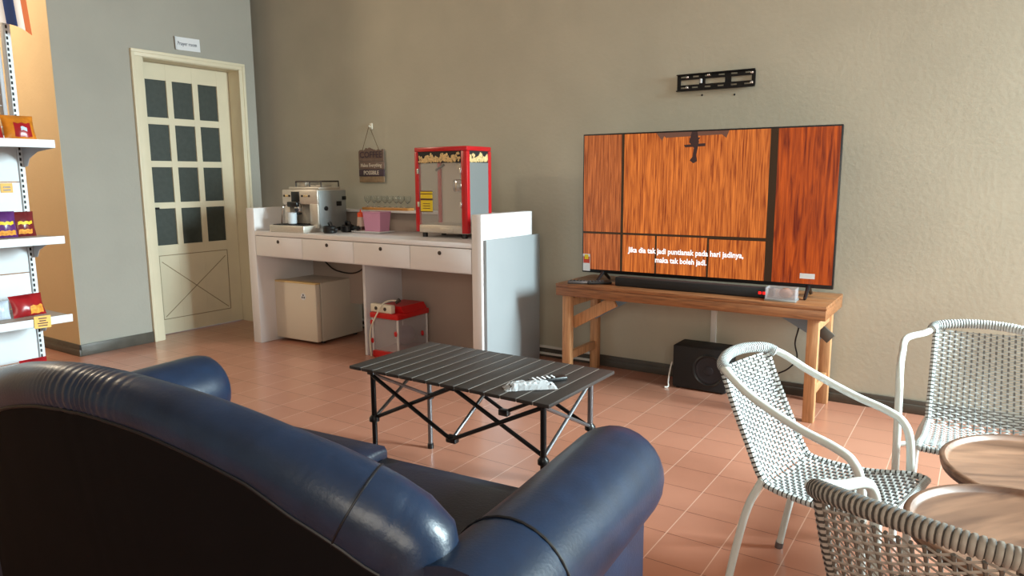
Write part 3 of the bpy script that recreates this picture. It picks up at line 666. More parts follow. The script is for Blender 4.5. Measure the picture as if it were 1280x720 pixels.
# ------------------------------------------------------------------ television table
tt = thing('tv_table', 'long varnished wooden folding table carrying the television', 'table', (-1.42, 4.045, 0))
tx0, tx1, ty0, ty1, tz = -0.786, 0.788, -0.245, 0.245, 0.628
for k in range(3):
    a = ty0 + k * (ty1 - ty0) / 3; b = ty0 + (k + 1) * (ty1 - ty0) / 3
    MB().bb(tx0, tx1, a + 0.0015, b - 0.0015, tz - 0.022, tz, 0.003).build('top_plank', 'table_wood', tt)
MB().bb(tx0 + 0.002, tx1 - 0.002, ty0 + 0.002, ty0 + 0.024, tz - 0.075, tz - 0.0225, 0.002).build('front_rail', 'table_wood', tt)
MB().bb(tx0 + 0.002, tx1 - 0.002, ty1 - 0.024, ty1 - 0.002, tz - 0.075, tz - 0.0225, 0.002).build('back_rail', 'table_wood', tt)
for x in (tx0 + 0.013, tx1 - 0.013): MB().bb(x - 0.011, x + 0.011, ty0 + 0.025, ty1 - 0.025, tz - 0.075, tz - 0.0225, 0.002).build('end_rail', 'table_wood', tt)
lw = 0.056
legs = {}
for sx, x in ((-1, tx0 + 0.06), (1, tx1 - 0.065)):
    for sy_, y in ((-1, ty0 + 0.055), (1, ty1 - 0.055)):
        MB().box((x, y, (tz - 0.0755) / 2), (lw, lw * 0.85, tz - 0.0755), 0.003).build('leg', 'leg_wood', tt)
    MB().bb(x - 0.016, x + 0.016, ty0 + 0.08, ty1 - 0.08, 0.135, 0.185, 0.002).build('stretcher', 'leg_wood', tt)
    MB().bb(x - 0.016, x + 0.016, ty0 + 0.08, ty1 - 0.08, tz - 0.15, tz - 0.1, 0.002).build('stretcher', 'leg_wood', tt)
def brace(p, q, wd, th, m, lab=None):
    p, q = Vector(p), Vector(q); d = q - p; L = d.length
    mx = Matrix.Translation((p + q) / 2) @ Matrix.Rotation(-math.atan2(d.z, d.x), 4, 'Y')
    MB().box((0, 0, 0), (L, th, wd), 0.002, mx=mx).build('brace', m, tt, label=lab)
lx = tx0 + 0.06; rx = tx1 - 0.065
brace((lx + 0.01, ty0 + 0.10, 0.365), (lx + 0.30, ty0 + 0.10, 0.53), 0.07, 0.022, 'leg_wood')
brace((lx + 0.01, ty1 - 0.09, 0.365), (lx + 0.30, ty1 - 0.09, 0.535), 0.05, 0.022, 'blue_grey', 'grey painted brace at the back')
brace((rx - 0.01, ty1 - 0.09, 0.40), (rx - 0.26, ty1 - 0.09, 0.535), 0.075, 0.022, 'blue_grey', 'blue-grey painted brace')
brace((rx - 0.03, ty1 - 0.11, 0.44), (rx + 0.035, ty1 - 0.11, 0.385), 0.06, 0.018, 'baseboard', 'dark diagonal plate at the right back leg')

# television -----------------------------------------------------------------
tv = thing('television', 'large flat black television showing a subtitled film, standing on the wooden table', 'television', (-1.395, 4.045, 0.629), math.radians(1.5))
vw, vz0, vz1 = 0.745, 0.05, 0.915
mb = MB(); mb.bb(-vw, vw, 0.0, 0.03, vz0, vz1, 0.004).bb(-vw * 0.75, vw * 0.75, 0.028, 0.07, vz0 + 0.03, vz0 + 0.5, 0.012); mb.build('case', 'black', tv)
su, sv0, sv1 = vw - 0.008, vz0 + 0.022, vz1 - 0.009
def SU(u): return -su + 2 * su * u
def SV(v): return sv1 - (sv1 - sv0) * v
def rect(mb, u0, u1, v0, v1, mat, y=-0.0012, du=0.0):
    mb.add([(SU(u0), y, SV(v1)), (SU(u1), y, SV(v1)), (SU(u1 + du), y, SV(v0)), (SU(u0 + du), y, SV(v0))], [(0, 1, 2, 3)], mat)
mb = MB()
rect(mb, 0, 0.172, 0, 0.712, 0); rect(mb, 0.184, 0.762, 0, 0.712, 1); rect(mb, 0.79, 1.0, 0, 1, 2)
rect(mb, 0, 0.172, 0.728, 1, 0); rect(mb, 0.184, 0.325, 0.728, 1, 1); rect(mb, 0.333, 0.54, 0.728, 1, 1); rect(mb, 0.548, 0.762, 0.735, 1, 1)
for r_ in ((0.172, 0.184, 0, 1), (0.762, 0.79, 0, 1), (0, 0.172, 0.712, 0.728), (0.184, 0.762, 0.712, 0.728), (0.325, 0.333, 0.728, 1), (0.54, 0.548, 0.728, 1), (0.548, 0.762, 0.728, 0.735)): rect(mb, *r_, 3)
scr = mb.build('screen', ['scr_left', 'scr_mid', 'scr_right', 'scr_seam'], tv, smooth=False, label='lit screen showing wooden boards')
mb = MB()
def poly(mb, pts, mat, y=-0.002): mb.add([(SU(u), y, SV(v)) for u, v in pts], [tuple(range(len(pts)))], mat)
poly(mb, [(0.32, 0.0), (0.345, 0.055), (0.36, 0.0)], 1); poly(mb, [(0.34, 0.0), (0.60, 0.0), (0.59, 0.025), (0.36, 0.035)], 1); poly(mb, [(0.565, 0.0), (0.60, 0.05), (0.61, 0.0)], 1)
poly(mb, [(0.465, 0.0), (0.487, 0.0), (0.495, 0.07), (0.485, 0.16), (0.47, 0.175), (0.475, 0.11), (0.455, 0.07)], 0, -0.0024)
poly(mb, [(0.435, 0.088), (0.52, 0.08), (0.52, 0.1), (0.44, 0.105)], 0, -0.0028); poly(mb, [(0.455, 0.045), (0.50, 0.04), (0.49, 0.065), (0.465, 0.068)], 0, -0.0028)
poly(mb, [(0.47, 0.17), (0.485, 0.155), (0.49, 0.2), (0.475, 0.215), (0.46, 0.195)], 0, -0.003)
mb.build('pictured_hook', ['scr_hook', 'scr_iron'], scr, smooth=False, label='dark iron hook pictured on the screen')
for s, u, v, wd in (('Jika dia tak jadi puntianak pada hari jadinya,', 0.447, 0.838, 0.475), ('maka tak boleh jadi.', 0.435, 0.902, 0.213)):
    vs, fs = text_mb(s, 0.045, bold=0.0012, width=wd * 2 * su, depth=0.0002); MB().add(vs, fs, mx=Matrix.Translation((SU(u), -0.0032, SV(v)))).build('subtitle', 'scr_text', scr, smooth=False)
mb = MB(); rect(mb, 0.0, 0.034, 0.885, 1.015, 0, -0.0035); rect(mb, 0.002, 0.032, 0.905, 0.955, 1, -0.004); rect(mb, 0.008, 0.026, 0.89, 0.925, 2, -0.0043); mb.build('energy_label', ['paper', 'energy_red', 'yellow'], tv, smooth=False, label='red and white energy sticker')
mb = MB(); rect(mb, 0.89, 0.942, 0.932, 0.966, 0, -0.0035); mb.build('white_sticker', 'paper', tv, smooth=False, label='small white sticker')
for x in (-0.60, 0.62):
    mb = MB(); mb.tube([(x, 0.015, vz0 + 0.01), (x + 0.004, -0.10, 0.008), (x + 0.004, -0.115, 0.005)], [0.012, 0.009, 0.006], 10).tube([(x, 0.015, vz0 + 0.01), (x, 0.10, 0.008), (x, 0.115, 0.005)], [0.012, 0.009, 0.006], 10); mb.build('foot', 'black', tv)

# soundbar ---------------------------------------------------------------------
sbz = thing('soundbar', 'long black soundbar lying in front of the television foot', 'soundbar', (-1.36, 3.93, 0.628), math.radians(0.5))
MB().bb(-0.485, 0.44, -0.035, 0.035, 0.0, 0.055, 0.008).build('bar_housing', 'matte_black', sbz)
mb = MB()
for k in range(2):
    x = 0.365 + 0.022 * k
    mb.bb(x, x + 0.015, -0.0362, -0.0345, 0.022, 0.036)
mb.build('led_display', 'led', sbz, smooth=False, label='glowing red digits')
# things by the TV feet
def remote(name, lab, cat, loc, rz, L, wd, hh, body, keys, group=None):
    t = thing(name, lab, cat, loc, rz, group)
    MB().bb(-L / 2, L / 2, -wd / 2, wd / 2, 0.0, hh, hh * 0.35).build('body', body, t)
    for i in range(5):
        for j in range(3): MB().cyl((-L * 0.38 + L * 0.13 * i, (j - 1) * wd * 0.27, hh), (-L * 0.38 + L * 0.13 * i, (j - 1) * wd * 0.27, hh + 0.0025), wd * 0.1, n=8).build('key', keys, t)
    return t
remote('remote_control', 'small grey remote lying at the left end of the wooden TV table', 'remote', (-2.06, 3.86, 0.628), math.radians(20), 0.16, 0.045, 0.02, 'grey_metal', 'black')
remote('remote_control', 'black remote lying on the wooden TV table by the left foot of the television', 'remote', (-1.955, 3.905, 0.628), math.radians(35), 0.15, 0.045, 0.02, 'black', 'grey_metal')
gb = thing('glass_dish', 'small clear box beside the right end of the soundbar', 'dish', (-0.87, 3.885, 0.628), math.radians(3))
mb = MB(); openbox(mb, 0.15, 0.10, 0.15, 0.10, 0.07, 0.004); mb.build('clear_shell', 'clear_plastic', gb, smooth=False)
MB().bb(-0.078, 0.078, -0.053, 0.053, -0.0, 0.012, 0.003).build('tray', 'steel_side', gb)
o = MB().ball((0, 0, 0.028), (0.035, 0.03, 0.028), n=18).build('round_ornament', 'brown_lump'); at(o, (-0.85, 3.885, 0.6405)); tag(o, 'brown rounded lump inside the clear box on the TV table', 'ornament')

# subwoofer --------------------------------------------------------------------
sw = thing('subwoofer', 'black box speaker on the floor under the wooden TV table', 'speaker', (-1.36, 4.065, 0), math.radians(0))
MB().bb(-0.168, 0.16, 0.0, 0.19, 0.008, 0.268, 0.006).build('cabinet', 'matte_black', sw)
mx = Matrix.Translation((0.055, 0.0, 0.135)) @ Matrix.Rotation(PI / 2, 4, 'X')
MB().lathe([(0.098, 0.0), (0.098, 0.006), (0.09, 0.010), (0.082, 0.006), (0.08, 0.001), (0.098, 0.0)], n=40, mx=mx).build('driver_ring', 'black', sw)
M['cone'] = mat('speaker_cone', rgb(38, 38, 44), 0.5)
MB().lathe([(0.08, 0.003), (0.066, 0.005), (0.06, 0.0025), (0.03, 0.001), (0.026, 0.006), (0.0, 0.010)], n=40, mx=mx).build('cone', 'cone', sw)
for x in (-0.14, 0.13):
    for y in (0.03, 0.16): MB().cyl((x, y, 0), (x, y, 0.012), 0.014).build('foot', 'black', sw)
o = MB().tube(spline([(-1.545, 4.10, 0.15), (-1.552, 4.09, 0.11), (-1.552, 4.06, 0.04), (-1.545, 4.04, 0.008), (-1.56, 4.02, 0.006)], 6), 0.005, 8).build('speaker_wire', 'trunking'); tag(o, 'white wire loop on the floor at the left side of the black box speaker', 'wire')
o = MB().bb(-0.018, 0.018, -0.014, 0, 0.0, 0.50, 0.003).build('cable_conduit', 'trunking'); at(o, (-1.358, YW, 0.083)); tag(o, 'narrow white conduit on the wall behind the black box speaker', 'conduit')
o = MB().tube(spline([(-0.86, 4.26, 0.56), (-0.85, 4.27, 0.44), (-0.87, 4.28, 0.32), (-0.855, 4.28, 0.23), (-0.90, 4.27, 0.16), (-0.98, 4.265, 0.11), (-1.07, 4.25, 0.05), (-1.10, 4.24, 0.006)], 8), 0.0045, 8).tube(spline([(-0.862, 4.28, 0.225), (-0.83, 4.28, 0.195), (-0.80, 4.28, 0.18), (-0.785, 4.28, 0.20)], 6), 0.003, 6).build('power_cable', 'black'); tag(o, 'thin black cable hanging behind the right end of the wooden TV table', 'cable')

# ------------------------------------------------------------------ coffee table
cf = thing('folding_table', 'low black slatted folding table in front of the blue sofa', 'table', (-1.70, 2.305, 0))
hx, hy, hz = 0.492, 0.262, 0.5
mb = MB(); ns = 14; sw_ = 2 * hx / ns
for k in range(ns):
    a = -hx + k * sw_
    mb.bb(a + 0.0022, a + sw_ - 0.0022, -hy, hy, hz - 0.014, hz, 0.0025, 0)
    if k: mb.bb(a - 0.0022, a + 0.0022, -hy + 0.004, hy - 0.004, hz - 0.012, hz - 0.0012, 0, 1)
mb.build('slatted_top', ['slat', 'slat_gap'], cf)
LG = {}
for nm, x, y in (('fl', -0.425, -0.19), ('bl', -0.432, 0.183), ('fr', 0.415, -0.175), ('br', 0.405, 0.215)):
    LG[nm] = Vector((x, y, 0))
    lg = MB().tube([(x, y, 0.0), (x, y, hz - 0.03)], 0.0115, 12).build('leg', 'black_metal' if nm[0] == 'f' else 'grey_metal', cf)
    MB().lathe([(0.0, 0.0), (0.015, 0.0), (0.015, 0.022), (0.0115, 0.026)], c=(x, y, 0), n=12).build('foot_cap', 'black', lg)
    MB().lathe([(0.0115, 0.0), (0.022, 0.003), (0.022, 0.018), (0.013, 0.03), (0.0115, 0.03)], c=(x, y, 0.245 if nm != 'fr' else 0.235), n=14).build('sliding_joint', 'black', lg)
    MB().box((x, y, hz - 0.03), (0.036, 0.036, 0.03), 0.004).build('corner_joint', 'black', lg)
for s in ('f', 'b'):
    l, r_ = LG[s + 'l'], LG[s + 'r']; m_ = (l + r_) / 2; up = Vector((0, 0, hz - 0.045)); lo = Vector((0, 0, 0.262)); dn = Vector((0, 0, 0.25))
    off = Vector((0, -0.008 if s == 'f' else 0.008, 0))
    for a, b in ((l + up, m_ + dn), (l + lo, m_ + Vector((0, 0, hz - 0.04))), (r_ + up, m_ + dn), (r_ + lo, m_ + Vector((0, 0, hz - 0.04)))):
        MB().tube([a + off, b + off], 0.0085, 8).build('scissor_bar', 'black_metal', cf); off = -off
    MB().box(m_ + dn, (0.05, 0.03, 0.03), 0.006).build('hub_joint', 'black', cf); MB().box(m_ + Vector((0, 0, hz - 0.035)), (0.05, 0.03, 0.026), 0.006).build('hub_joint', 'black', cf)
for s in ('l', 'r'):
    a, b = LG['f' + s], LG['b' + s]
    for p, q in ((a + Vector((0, 0, hz - 0.045)), b + Vector((0, 0, 0.262))), (a + Vector((0, 0, 0.262)), b + Vector((0, 0, hz - 0.045)))):
        MB().tube([p, q], 0.0075, 8).build('scissor_bar', 'grey_metal', cf)
for y in (-0.13, 0.13): MB().bb(-hx + 0.04, hx - 0.04, y - 0.009, y + 0.009, hz - 0.032, hz - 0.0145, 0.002).build('top_rail', 'grey_metal', cf)
MB().tube([LG['fl'] * 0.5 + LG['fr'] * 0.5 + Vector((0, 0, 0.25)), LG['bl'] * 0.5 + LG['br'] * 0.5 + Vector((0, 0, hz - 0.04))], 0.0075, 8).build('scissor_bar', 'grey_metal', cf)
# remotes on the table
remote('remote_control', 'black remote with pale keys lying on the slatted table behind the wrapped one', 'remote', (-1.362, 2.29, 0.5005), math.radians(57), 0.155, 0.042, 0.016, 'black', 'paper')
rw = remote('remote_control', 'dark remote in a crumpled clear plastic wrap lying on the slatted table', 'remote', (-1.372, 2.178, 0.5005), math.radians(42), 0.16, 0.046, 0.016, 'black', 'paper')
random.seed(5)
def crump(u, v):
    x = -0.10 + 0.2 * u; y = -0.036 + 0.072 * v; e = min(u, 1 - u, v, 1 - v)
    return (x + random.uniform(-.003, .003), y + random.uniform(-.003, .003), 0.002 + min(1, e * 5) * 0.022 + random.uniform(-.003, .004) * (e > 0))
MB().grid(crump, 16, 8).build('plastic_wrap', 'cloud', rw, smooth=False, label='crumpled clear wrap')

# ------------------------------------------------------------------ sofa
so = thing('sofa', 'dark navy leather sofa with curved crest and rolled arms, seen from behind', 'sofa', (-1.585, 1.59, 0), math.radians(5))
US = [0, 0.1, 0.2, 0.33, 0.44, 0.555, 0.65, 0.71, 0.745]
ZS = [0.891, 0.889, 0.881, 0.861, 0.834, 0.797, 0.757, 0.722, 0.680]
def crest_z(u): return interp(abs(u), US, ZS)
def crest_r(u): return interp(abs(u), [0, 0.2, 0.33, 0.45, 0.55, 0.7, 0.75], [0.056, 0.058, 0.062, 0.066, 0.078, 0.086, 0.084])
def back_v(z): return -0.735 - 0.19 * z
path = []; rad = []
N = 260
for i in range(N + 1):
    u = -0.735 + 1.47 * i / N
    # smooth the silhouette
    z = sum(crest_z(u + d) for d in (-0.04, -0.02, 0, 0.02, 0.04)) / 5; dz = (crest_z(u + 0.05) - crest_z(u - 0.05)) / 0.1
    r_ = crest_r(u); nn = Vector((-dz, 1)).normalized()
    uc, zc = u - nn.x * r_, z - nn.y * r_
    wr = 0.0013 * math.sin(u * 300 + 2 * math.sin(u * 41)) * max(0, 1 - (abs(u + 0.03) / 0.17) ** 2)
    path.append((uc, -0.74 - 0.6 * (zc - 0.62), zc)); rad.append(r_ + wr)
def endcap(p, q, r_):
    p, q = Vector(p), Vector(q); d = (p - q).normalized(); out = []
    for k in (1, 2, 3, 4, 5, 6):
        a = k / 6 * PI / 2; out.append((p + d * r_ * 0.75 * math.sin(a) + Vector((0, 0, -0.02 * math.sin(a))), max(0.004, r_ * math.cos(a))))
    return out
def tail(sgn):
    q = path[-1] if sgn > 0 else path[0]; out = []
    for du, dz, k in ((0.012, -0.045, 1.0), (0.010, -0.10, 1.0), (-0.005, -0.16, 0.97), (-0.02, -0.20, 0.85), (-0.028, -0.225, 0.6), (-0.032, -0.238, 0.2)):
        out.append(((q[0] + sgn * du, q[1] + 0.02 * dz, q[2] + dz), 0.082 * k))
    return out
e1 = tail(1); e0 = tail(-1)
P_ = [p for p, _ in reversed(e0)] + path + [p for p, _ in e1]; R_ = [r for _, r in reversed(e0)] + rad + [r for _, r in e1]
P_ = [Vector(p) for p in P_]
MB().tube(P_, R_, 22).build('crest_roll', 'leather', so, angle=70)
# outer back panel tucked under the roll
def path_at(u):
    f = max(0.0, min(N - 1e-6, (u + 0.735) / 1.47 * N)); best = min(range(N + 1), key=lambda i: abs(path[i][0] - u))
    i0 = max(0, min(N - 1, best if path[best][0] <= u else best - 1)); d = path[i0 + 1][0] - path[i0][0]
    t = max(0.0, min(1.0, (u - path[i0][0]) / d)) if abs(d) > 1e-6 else 0
    return Vector(path[i0]).lerp(Vector(path[i0 + 1]), t), rad[i0] + (rad[i0 + 1] - rad[i0]) * t
UE = path[-1][0] - 0.005
def backtop(u):
    c, r_ = path_at(u); return c.y - 0.82 * r_, c.z - 0.5 * r_
def backp(u, v):
    uu_ = -UE + 2 * UE * u; vt, zt = backtop(uu_)
    z = 0.07 + (zt - 0.07) * v
    return (uu_, -0.79 + (vt + 0.79) * v - 0.012 * math.sin(PI * v) * math.sin(PI * u), z)
MB().grid(backp, 80, 16).build('outer_back', 'leather_back', so, label='plain outer back, darkened for shade')
pp = []
for i in range(81):
    u_ = -UE + 2 * UE * i / 80; vt, zt = backtop(u_); pp.append((u_, vt - 0.003, zt))
MB().tube(pp, 0.0045, 8).build('piping', 'piping', so)
for us_ in (0.60, -0.60):
    c, r_ = path_at(us_); c2, _ = path_at(us_ + 0.03); d = (c2 - c).normalized(); a_ = d.cross(Vector((0, 1, 0))).normalized(); b_ = d.cross(a_)
    MB().tube([c + (a_ * math.cos(2 * PI * q / 32) + b_ * math.sin(2 * PI * q / 32)) * (r_ + 0.0005) for q in range(32)], 0.0022, 6, closed=True).build('seam', 'piping', so)
# inner back
def innerb(u, v):
    uu_ = -0.69 + 1.38 * u; k = int(round((uu_ + 0.735) / 1.47 * N)); k = max(0, min(N, k)); zt = path[k][2] + rad[k] * 0.2; vt = path[k][1] + rad[k] * 0.8
    z = 0.36 + (zt - 0.36) * v
    return (uu_, -0.60 + (vt + 0.60) * v + 0.05 * math.sin(PI * v) * (0.5 + 0.5 * abs(math.sin(2 * PI * u))), z)
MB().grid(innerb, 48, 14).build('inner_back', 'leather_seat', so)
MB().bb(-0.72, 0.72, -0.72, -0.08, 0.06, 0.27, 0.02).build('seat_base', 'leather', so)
for a, b, dv, dz in ((-0.695, 0.072, 0.0, 0.03), (0.08, 0.695, -0.012, 0.0)):
    bm = bmesh.new(); bmesh.ops.create_cube(bm, size=1); bmesh.ops.scale(bm, vec=(b - a, 0.62, 0.15), verts=bm.verts)
    bmesh.ops.subdivide_edges(bm, edges=bm.edges[:], cuts=8, use_grid_fill=True)
    for v in bm.verts:
        ex = 1 - (abs(v.co.x) / ((b - a) / 2)) ** 4; ey = 1 - (abs(v.co.y) / 0.31) ** 4
        v.co.z += (0.022 if v.co.z > 0 else 0) * max(0, ex * ey)
        f = abs(v.co.z) / 0.075
        if f > 0.99:
            v.co.x *= 0.985; v.co.y *= 0.985
    bmesh.ops.translate(bm, vec=((a + b) / 2, -0.355 + dv, 0.345 + dz), verts=bm.verts)
    mb = MB(); mb.from_bm(bm); c_ = mb.build('seat_cushion', 'leather_seat', so, angle=80)
    MB().tube([(a + 0.012, -0.048 + dv, 0.412 + dz), (b - 0.012, -0.048 + dv, 0.412 + dz)], 0.005, 8).build('piping', 'piping', c_)
for s in (-1, 1):
    c0 = 0.82 * s
    # rolled arm: stadium-like roll swept along v with softly domed front
    rings = []; nA = 28
    stations = [(-0.80, 1.0), (-0.62, 1.0), (-0.45, 0.985), (-0.25, 1.0), (-0.06, 1.01), (-0.02, 0.995), (0.005, 0.95), (0.02, 0.85), (0.026, 0.6), (0.028, 0.25)]
    mb = MB(); vs = []; fs = []
    for v, k in stations:
        for q in range(nA):
            a = 2 * PI * q / nA
            vs.append((c0 + 0.132 * k * math.cos(a), v, 0.50 + 0.132 * k * math.sin(a)))
    for i in range(len(stations) - 1):
        for q in range(nA): fs.append((i * nA + q, i * nA + (q + 1) % nA, (i + 1) * nA + (q + 1) % nA, (i + 1) * nA + q))
    fs.append(tuple(reversed(range(nA)))); fs.append(tuple((len(stations) - 1) * nA + q for q in range(nA)))
    mb.add(vs, fs)
    arm = mb.build('armrest', 'leather', so, angle=70)
    MB().bb(c0 - 0.085, c0 + 0.085, -0.76, -0.012, 0.05, 0.46, 0.02).build('side_panel', 'leather', arm)
    MB().tube([(c0 + 0.1335 * math.cos(2 * PI * q / 32), -0.60, 0.50 + 0.1335 * math.sin(2 * PI * q / 32)) for q in range(32)], 0.0028, 6, closed=True).build('seam', 'piping', arm)
for x in (-0.8, 0.8):
    for y in (-0.68, -0.08): MB().cyl((x, y, 0.0), (x, y, 0.06), 0.024, 0.03).build('foot', 'black', so)

# ------------------------------------------------------------------ wicker chairs
CH = dict(wr=.181, wf=.218, d=.404, zr=.425, zf=.452, wb=.173, lb=.172, wft=.217, lft=.099)
def make_chair(label, loc, rz, zt, wa, ya, za, wick, tube='tube', dipper=0.02):
    s = 0.867
    t = thing('wicker_chair', label, 'chair', loc, rz, 'wicker armchairs around the round tables')
    c = CH; sc = lambda p: (p[0] * s, p[1] * s, p[2] * s)
    # arm and rail tube
    half = [(wa * 0.93, ya + 0.055, 0.0), (wa * 0.97, ya + 0.045, za * 0.55), (wa * 0.99, ya + 0.035, za - 0.10), (wa, ya + 0.008, za - 0.025), (wa, ya - 0.05, za + 0.008), (wa * 0.99, ya * 0.45, za + 0.22 * (zt - za)), (wa * 0.95, -0.02, za + 0.55 * (zt - za)), (c['wb'] * 1.22, -c['lb'] + 0.055, zt - 0.03), (c['wb'] * 0.98, -c['lb'] - 0.0, zt - 0.004)]
    full = half + [(c['wb'] * 0.5, -c['lb'] - 0.028, zt + 0.006), (0, -c['lb'] - 0.036, zt + 0.009), (-c['wb'] * 0.5, -c['lb'] - 0.028, zt + 0.006)] + [(-p[0], p[1], p[2]) for p in reversed(half)]
    MB().tube([sc(p) for p in spline(full, 7)], 0.0135 * s * 1.05, 12).build('arm_tube', tube, t)
    # wrapping on the top rail
    rp = spline([(c['wb'] * 1.10, -c['lb'] + 0.03, zt - 0.018), (c['wb'] * 0.98, -c['lb'], zt - 0.004), (c['wb'] * 0.5, -c['lb'] - 0.028, zt + 0.006), (0, -c['lb'] - 0.036, zt + 0.009), (-c['wb'] * 0.5, -c['lb'] - 0.028, zt + 0.006), (-c['wb'] * 0.98, -c['lb'], zt - 0.004), (-c['wb'] * 1.10, -c['lb'] + 0.03, zt - 0.018)], 40)
    pts = []; rs = []; ml = []
    for i, p in enumerate(rp):
        k = i % 5; pts.append(sc(p)); rs.append(s * (0.0205 if k in (1, 2, 3) else (0.019 if k == 4 else 0.0165)))
    mlist = [1 if (i % 5) in (4,) else 0 for i in range(len(pts))]
    MB().tube(pts, rs, 12, matf=lambda i: 1 if i % 5 in (0,) else 0).build('rail_wrap', [wick, 'wicker_dark' if wick == 'wicker' else 'wicker_groove'], t)
    # profile of the woven shell
    prof = spline([(-c['lb'] - 0.002, zt - 0.005), (-c['lb'] * 0.72, zt - 0.13), (-c['lb'] * 0.36, zt - 0.27), (-0.005, c['zr'] + 0.035), (0.045, c['zr']), (c['d'] * 0.5, c['zr'] + 0.0), (c['d'] * 0.86, c['zf'] - 0.008), (c['d'], c['zf'] - 0.012)], 1) if False else None
    pr = [Vector((0, y, z)) for y, z in ((-c['lb'] - 0.002, zt - 0.005), (-c['lb'] * 0.72, zt - 0.13), (-c['lb'] * 0.34, zt - 0.27), (-0.008, c['zr'] + 0.03), (0.04, c['zr']), (c['d'] * 0.5, c['zr'] - 0.004), (c['d'] * 0.86, c['zf'] - 0.006), (c['d'], c['zf'] - 0.010))]
    fine = spline(pr, 24); L = [0]
    for i in range(1, len(fine)): L.append(L[-1] + (fine[i] - fine[i - 1]).length)
    tot = L[-1]; kb = 4 * 24 - 12; Lb = L[3 * 24 + 12]
    def P(l):
        l = max(0, min(tot, l)); lo = 0; hi = len(L) - 1
        while hi - lo > 1:
            m_ = (lo + hi) // 2
            if L[m_] <= l: lo = m_
            else: hi = m_
        f = (l - L[lo]) / max(1e-6, L[hi] - L[lo]); p = fine[lo].lerp(fine[hi], f); d = (fine[hi] - fine[lo]).normalized(); return p, Vector((0, d.z, -d.y))
    def halfw(l): return interp(l, [0, Lb, tot], [c['wb'], c['wr'], c['wf']])
    def surf(l, q, off=0.0):
        p, n = P(l); w_ = halfw(l); bow = (1 - q * q) * interp(l, [0, Lb, tot], [0.032, 0.016, 0.006])
        if n.z < 0: n = -n
        pp_ = p + Vector((q * w_, 0, 0)) - n * bow + n * off
        return pp_ * s
    nst = 16; pitch = 0.0112
    def weave(l0, l1, name, mm):
        mb = MB(); rows = int((l1 - l0) / pitch)
        for j in range(rows):
            l = l0 + (j + 0.5) * (l1 - l0) / rows; pts_ = []
            for i in range(2 * nst + 1):
                q = -1 + i / nst; off = 0.0050 * (1 if ((i // 2 + j) % 2) else -1) * (1 if i % 2 else 0)
                pts_.append(surf(l, q, off))
            # flat strand
            hw_ = pitch * 0.33; vs = []; fs = []
            for i, p in enumerate(pts_):
                q = -1 + i / nst; a = surf(l - hw_, q) - surf(l, q); pn = P(l)[1] * 0.0016 * s
                if pn.z < 0: pn = -pn
                vs += [p + a + pn * 0.3, p + pn, p - a + pn * 0.3, p - pn]
            for i in range(len(pts_) - 1):
                for k in range(4): fs.append((4 * i + k, 4 * i + (k + 1) % 4, 4 * i + 4 + (k + 1) % 4, 4 * i + 4 + k))
            mb.add(vs, fs, 0)
        for i in range(nst):
            q = -1 + (2 * i + 1) / nst; ln = [surf(l0 + (l1 - l0) * k / 24, q) for k in range(25)]
            mb.tube(ln, 0.0040 * s, 6, mat=1)
        return mb.build(name, [mm, 'wicker_dark' if mm == 'wicker' else 'wicker_backlit_stake'], t, angle=60)
    weave(0.012, Lb, 'woven_back', wick); weave(Lb, tot - 0.012, 'woven_seat', wick)
    # wrapped side and front frame
    for sx in (-1, 1):
        ln = [surf(tot * k / 150, sx) for k in range(151)]
        MB().tube(ln, [s * (0.0125 if k % 3 else 0.0105) for k in range(151)], 8, matf=lambda i: 1 if i % 3 == 0 else 0).build('side_frame', [wick, 'wicker_groove'], t)
        fr_ = surf(Lb + 0.01, sx)
        a = Vector((sx * c['wr'] * s, 0.0, (c['zr'] + 0.02) * s))
        MB().tube(spline([a, Vector((sx * c['wft'] * 0.97, -0.035, c['zr'] * 0.80)) * s, Vector((sx * c['wft'], -0.07, c['zr'] * 0.4)) * s, Vector((sx * c['wft'], -c['lft'], 0.0)) * s], 6), 0.0135 * s, 12).build('rear_leg', tube, t)
        MB().tube([Vector((sx * c['wf'] * 0.98, ya - 0.01, c['zf'] - 0.03)) * s, Vector((sx * wa * 0.975, ya + 0.045, c['zf'] - 0.03)) * s], 0.010 * s, 10).build('seat_bracket', tube, t)
        MB().cyl(Vector((sx * c['wft'], -c['lft'], 0.0)) * s, Vector((sx * c['wft'], -c['lft'] + 0.004, 0.025)) * s, 0.0155 * s).build('foot_cap', 'grey_metal', t)
        MB().cyl(Vector((sx * wa * 0.93, ya + 0.055, 0.0)) * s, Vector((sx * wa * 0.932, ya + 0.055, 0.025)) * s, 0.0155 * s).build('foot_cap', 'grey_metal', t)
    fl = [surf(tot, -1 + k / 45) for k in range(91)]
    MB().tube(fl, [s * (0.0135 if k % 3 else 0.011) for k in range(91)], 8, matf=lambda i: 1 if i % 3 == 0 else 0).build('front_frame', [wick, 'wicker_groove'], t)
    return t
make_chair('pale wicker armchair in the middle of the floor between the sofa arm and round tables', (-0.463, 2.235, 0), math.radians(-101), .825, .244, .302, .640, 'wicker')
make_chair('pale wicker armchair standing close to the back wall behind the round tables', (0.035, 2.99, 0), math.radians(184.3), .824, .300, .298, .725, 'wicker')
make_chair('wicker armchair seen from behind at the bottom right corner', (-0.013, 1.334, 0), math.radians(-17.4), .873, .273, .294, .721, 'wicker_backlit')

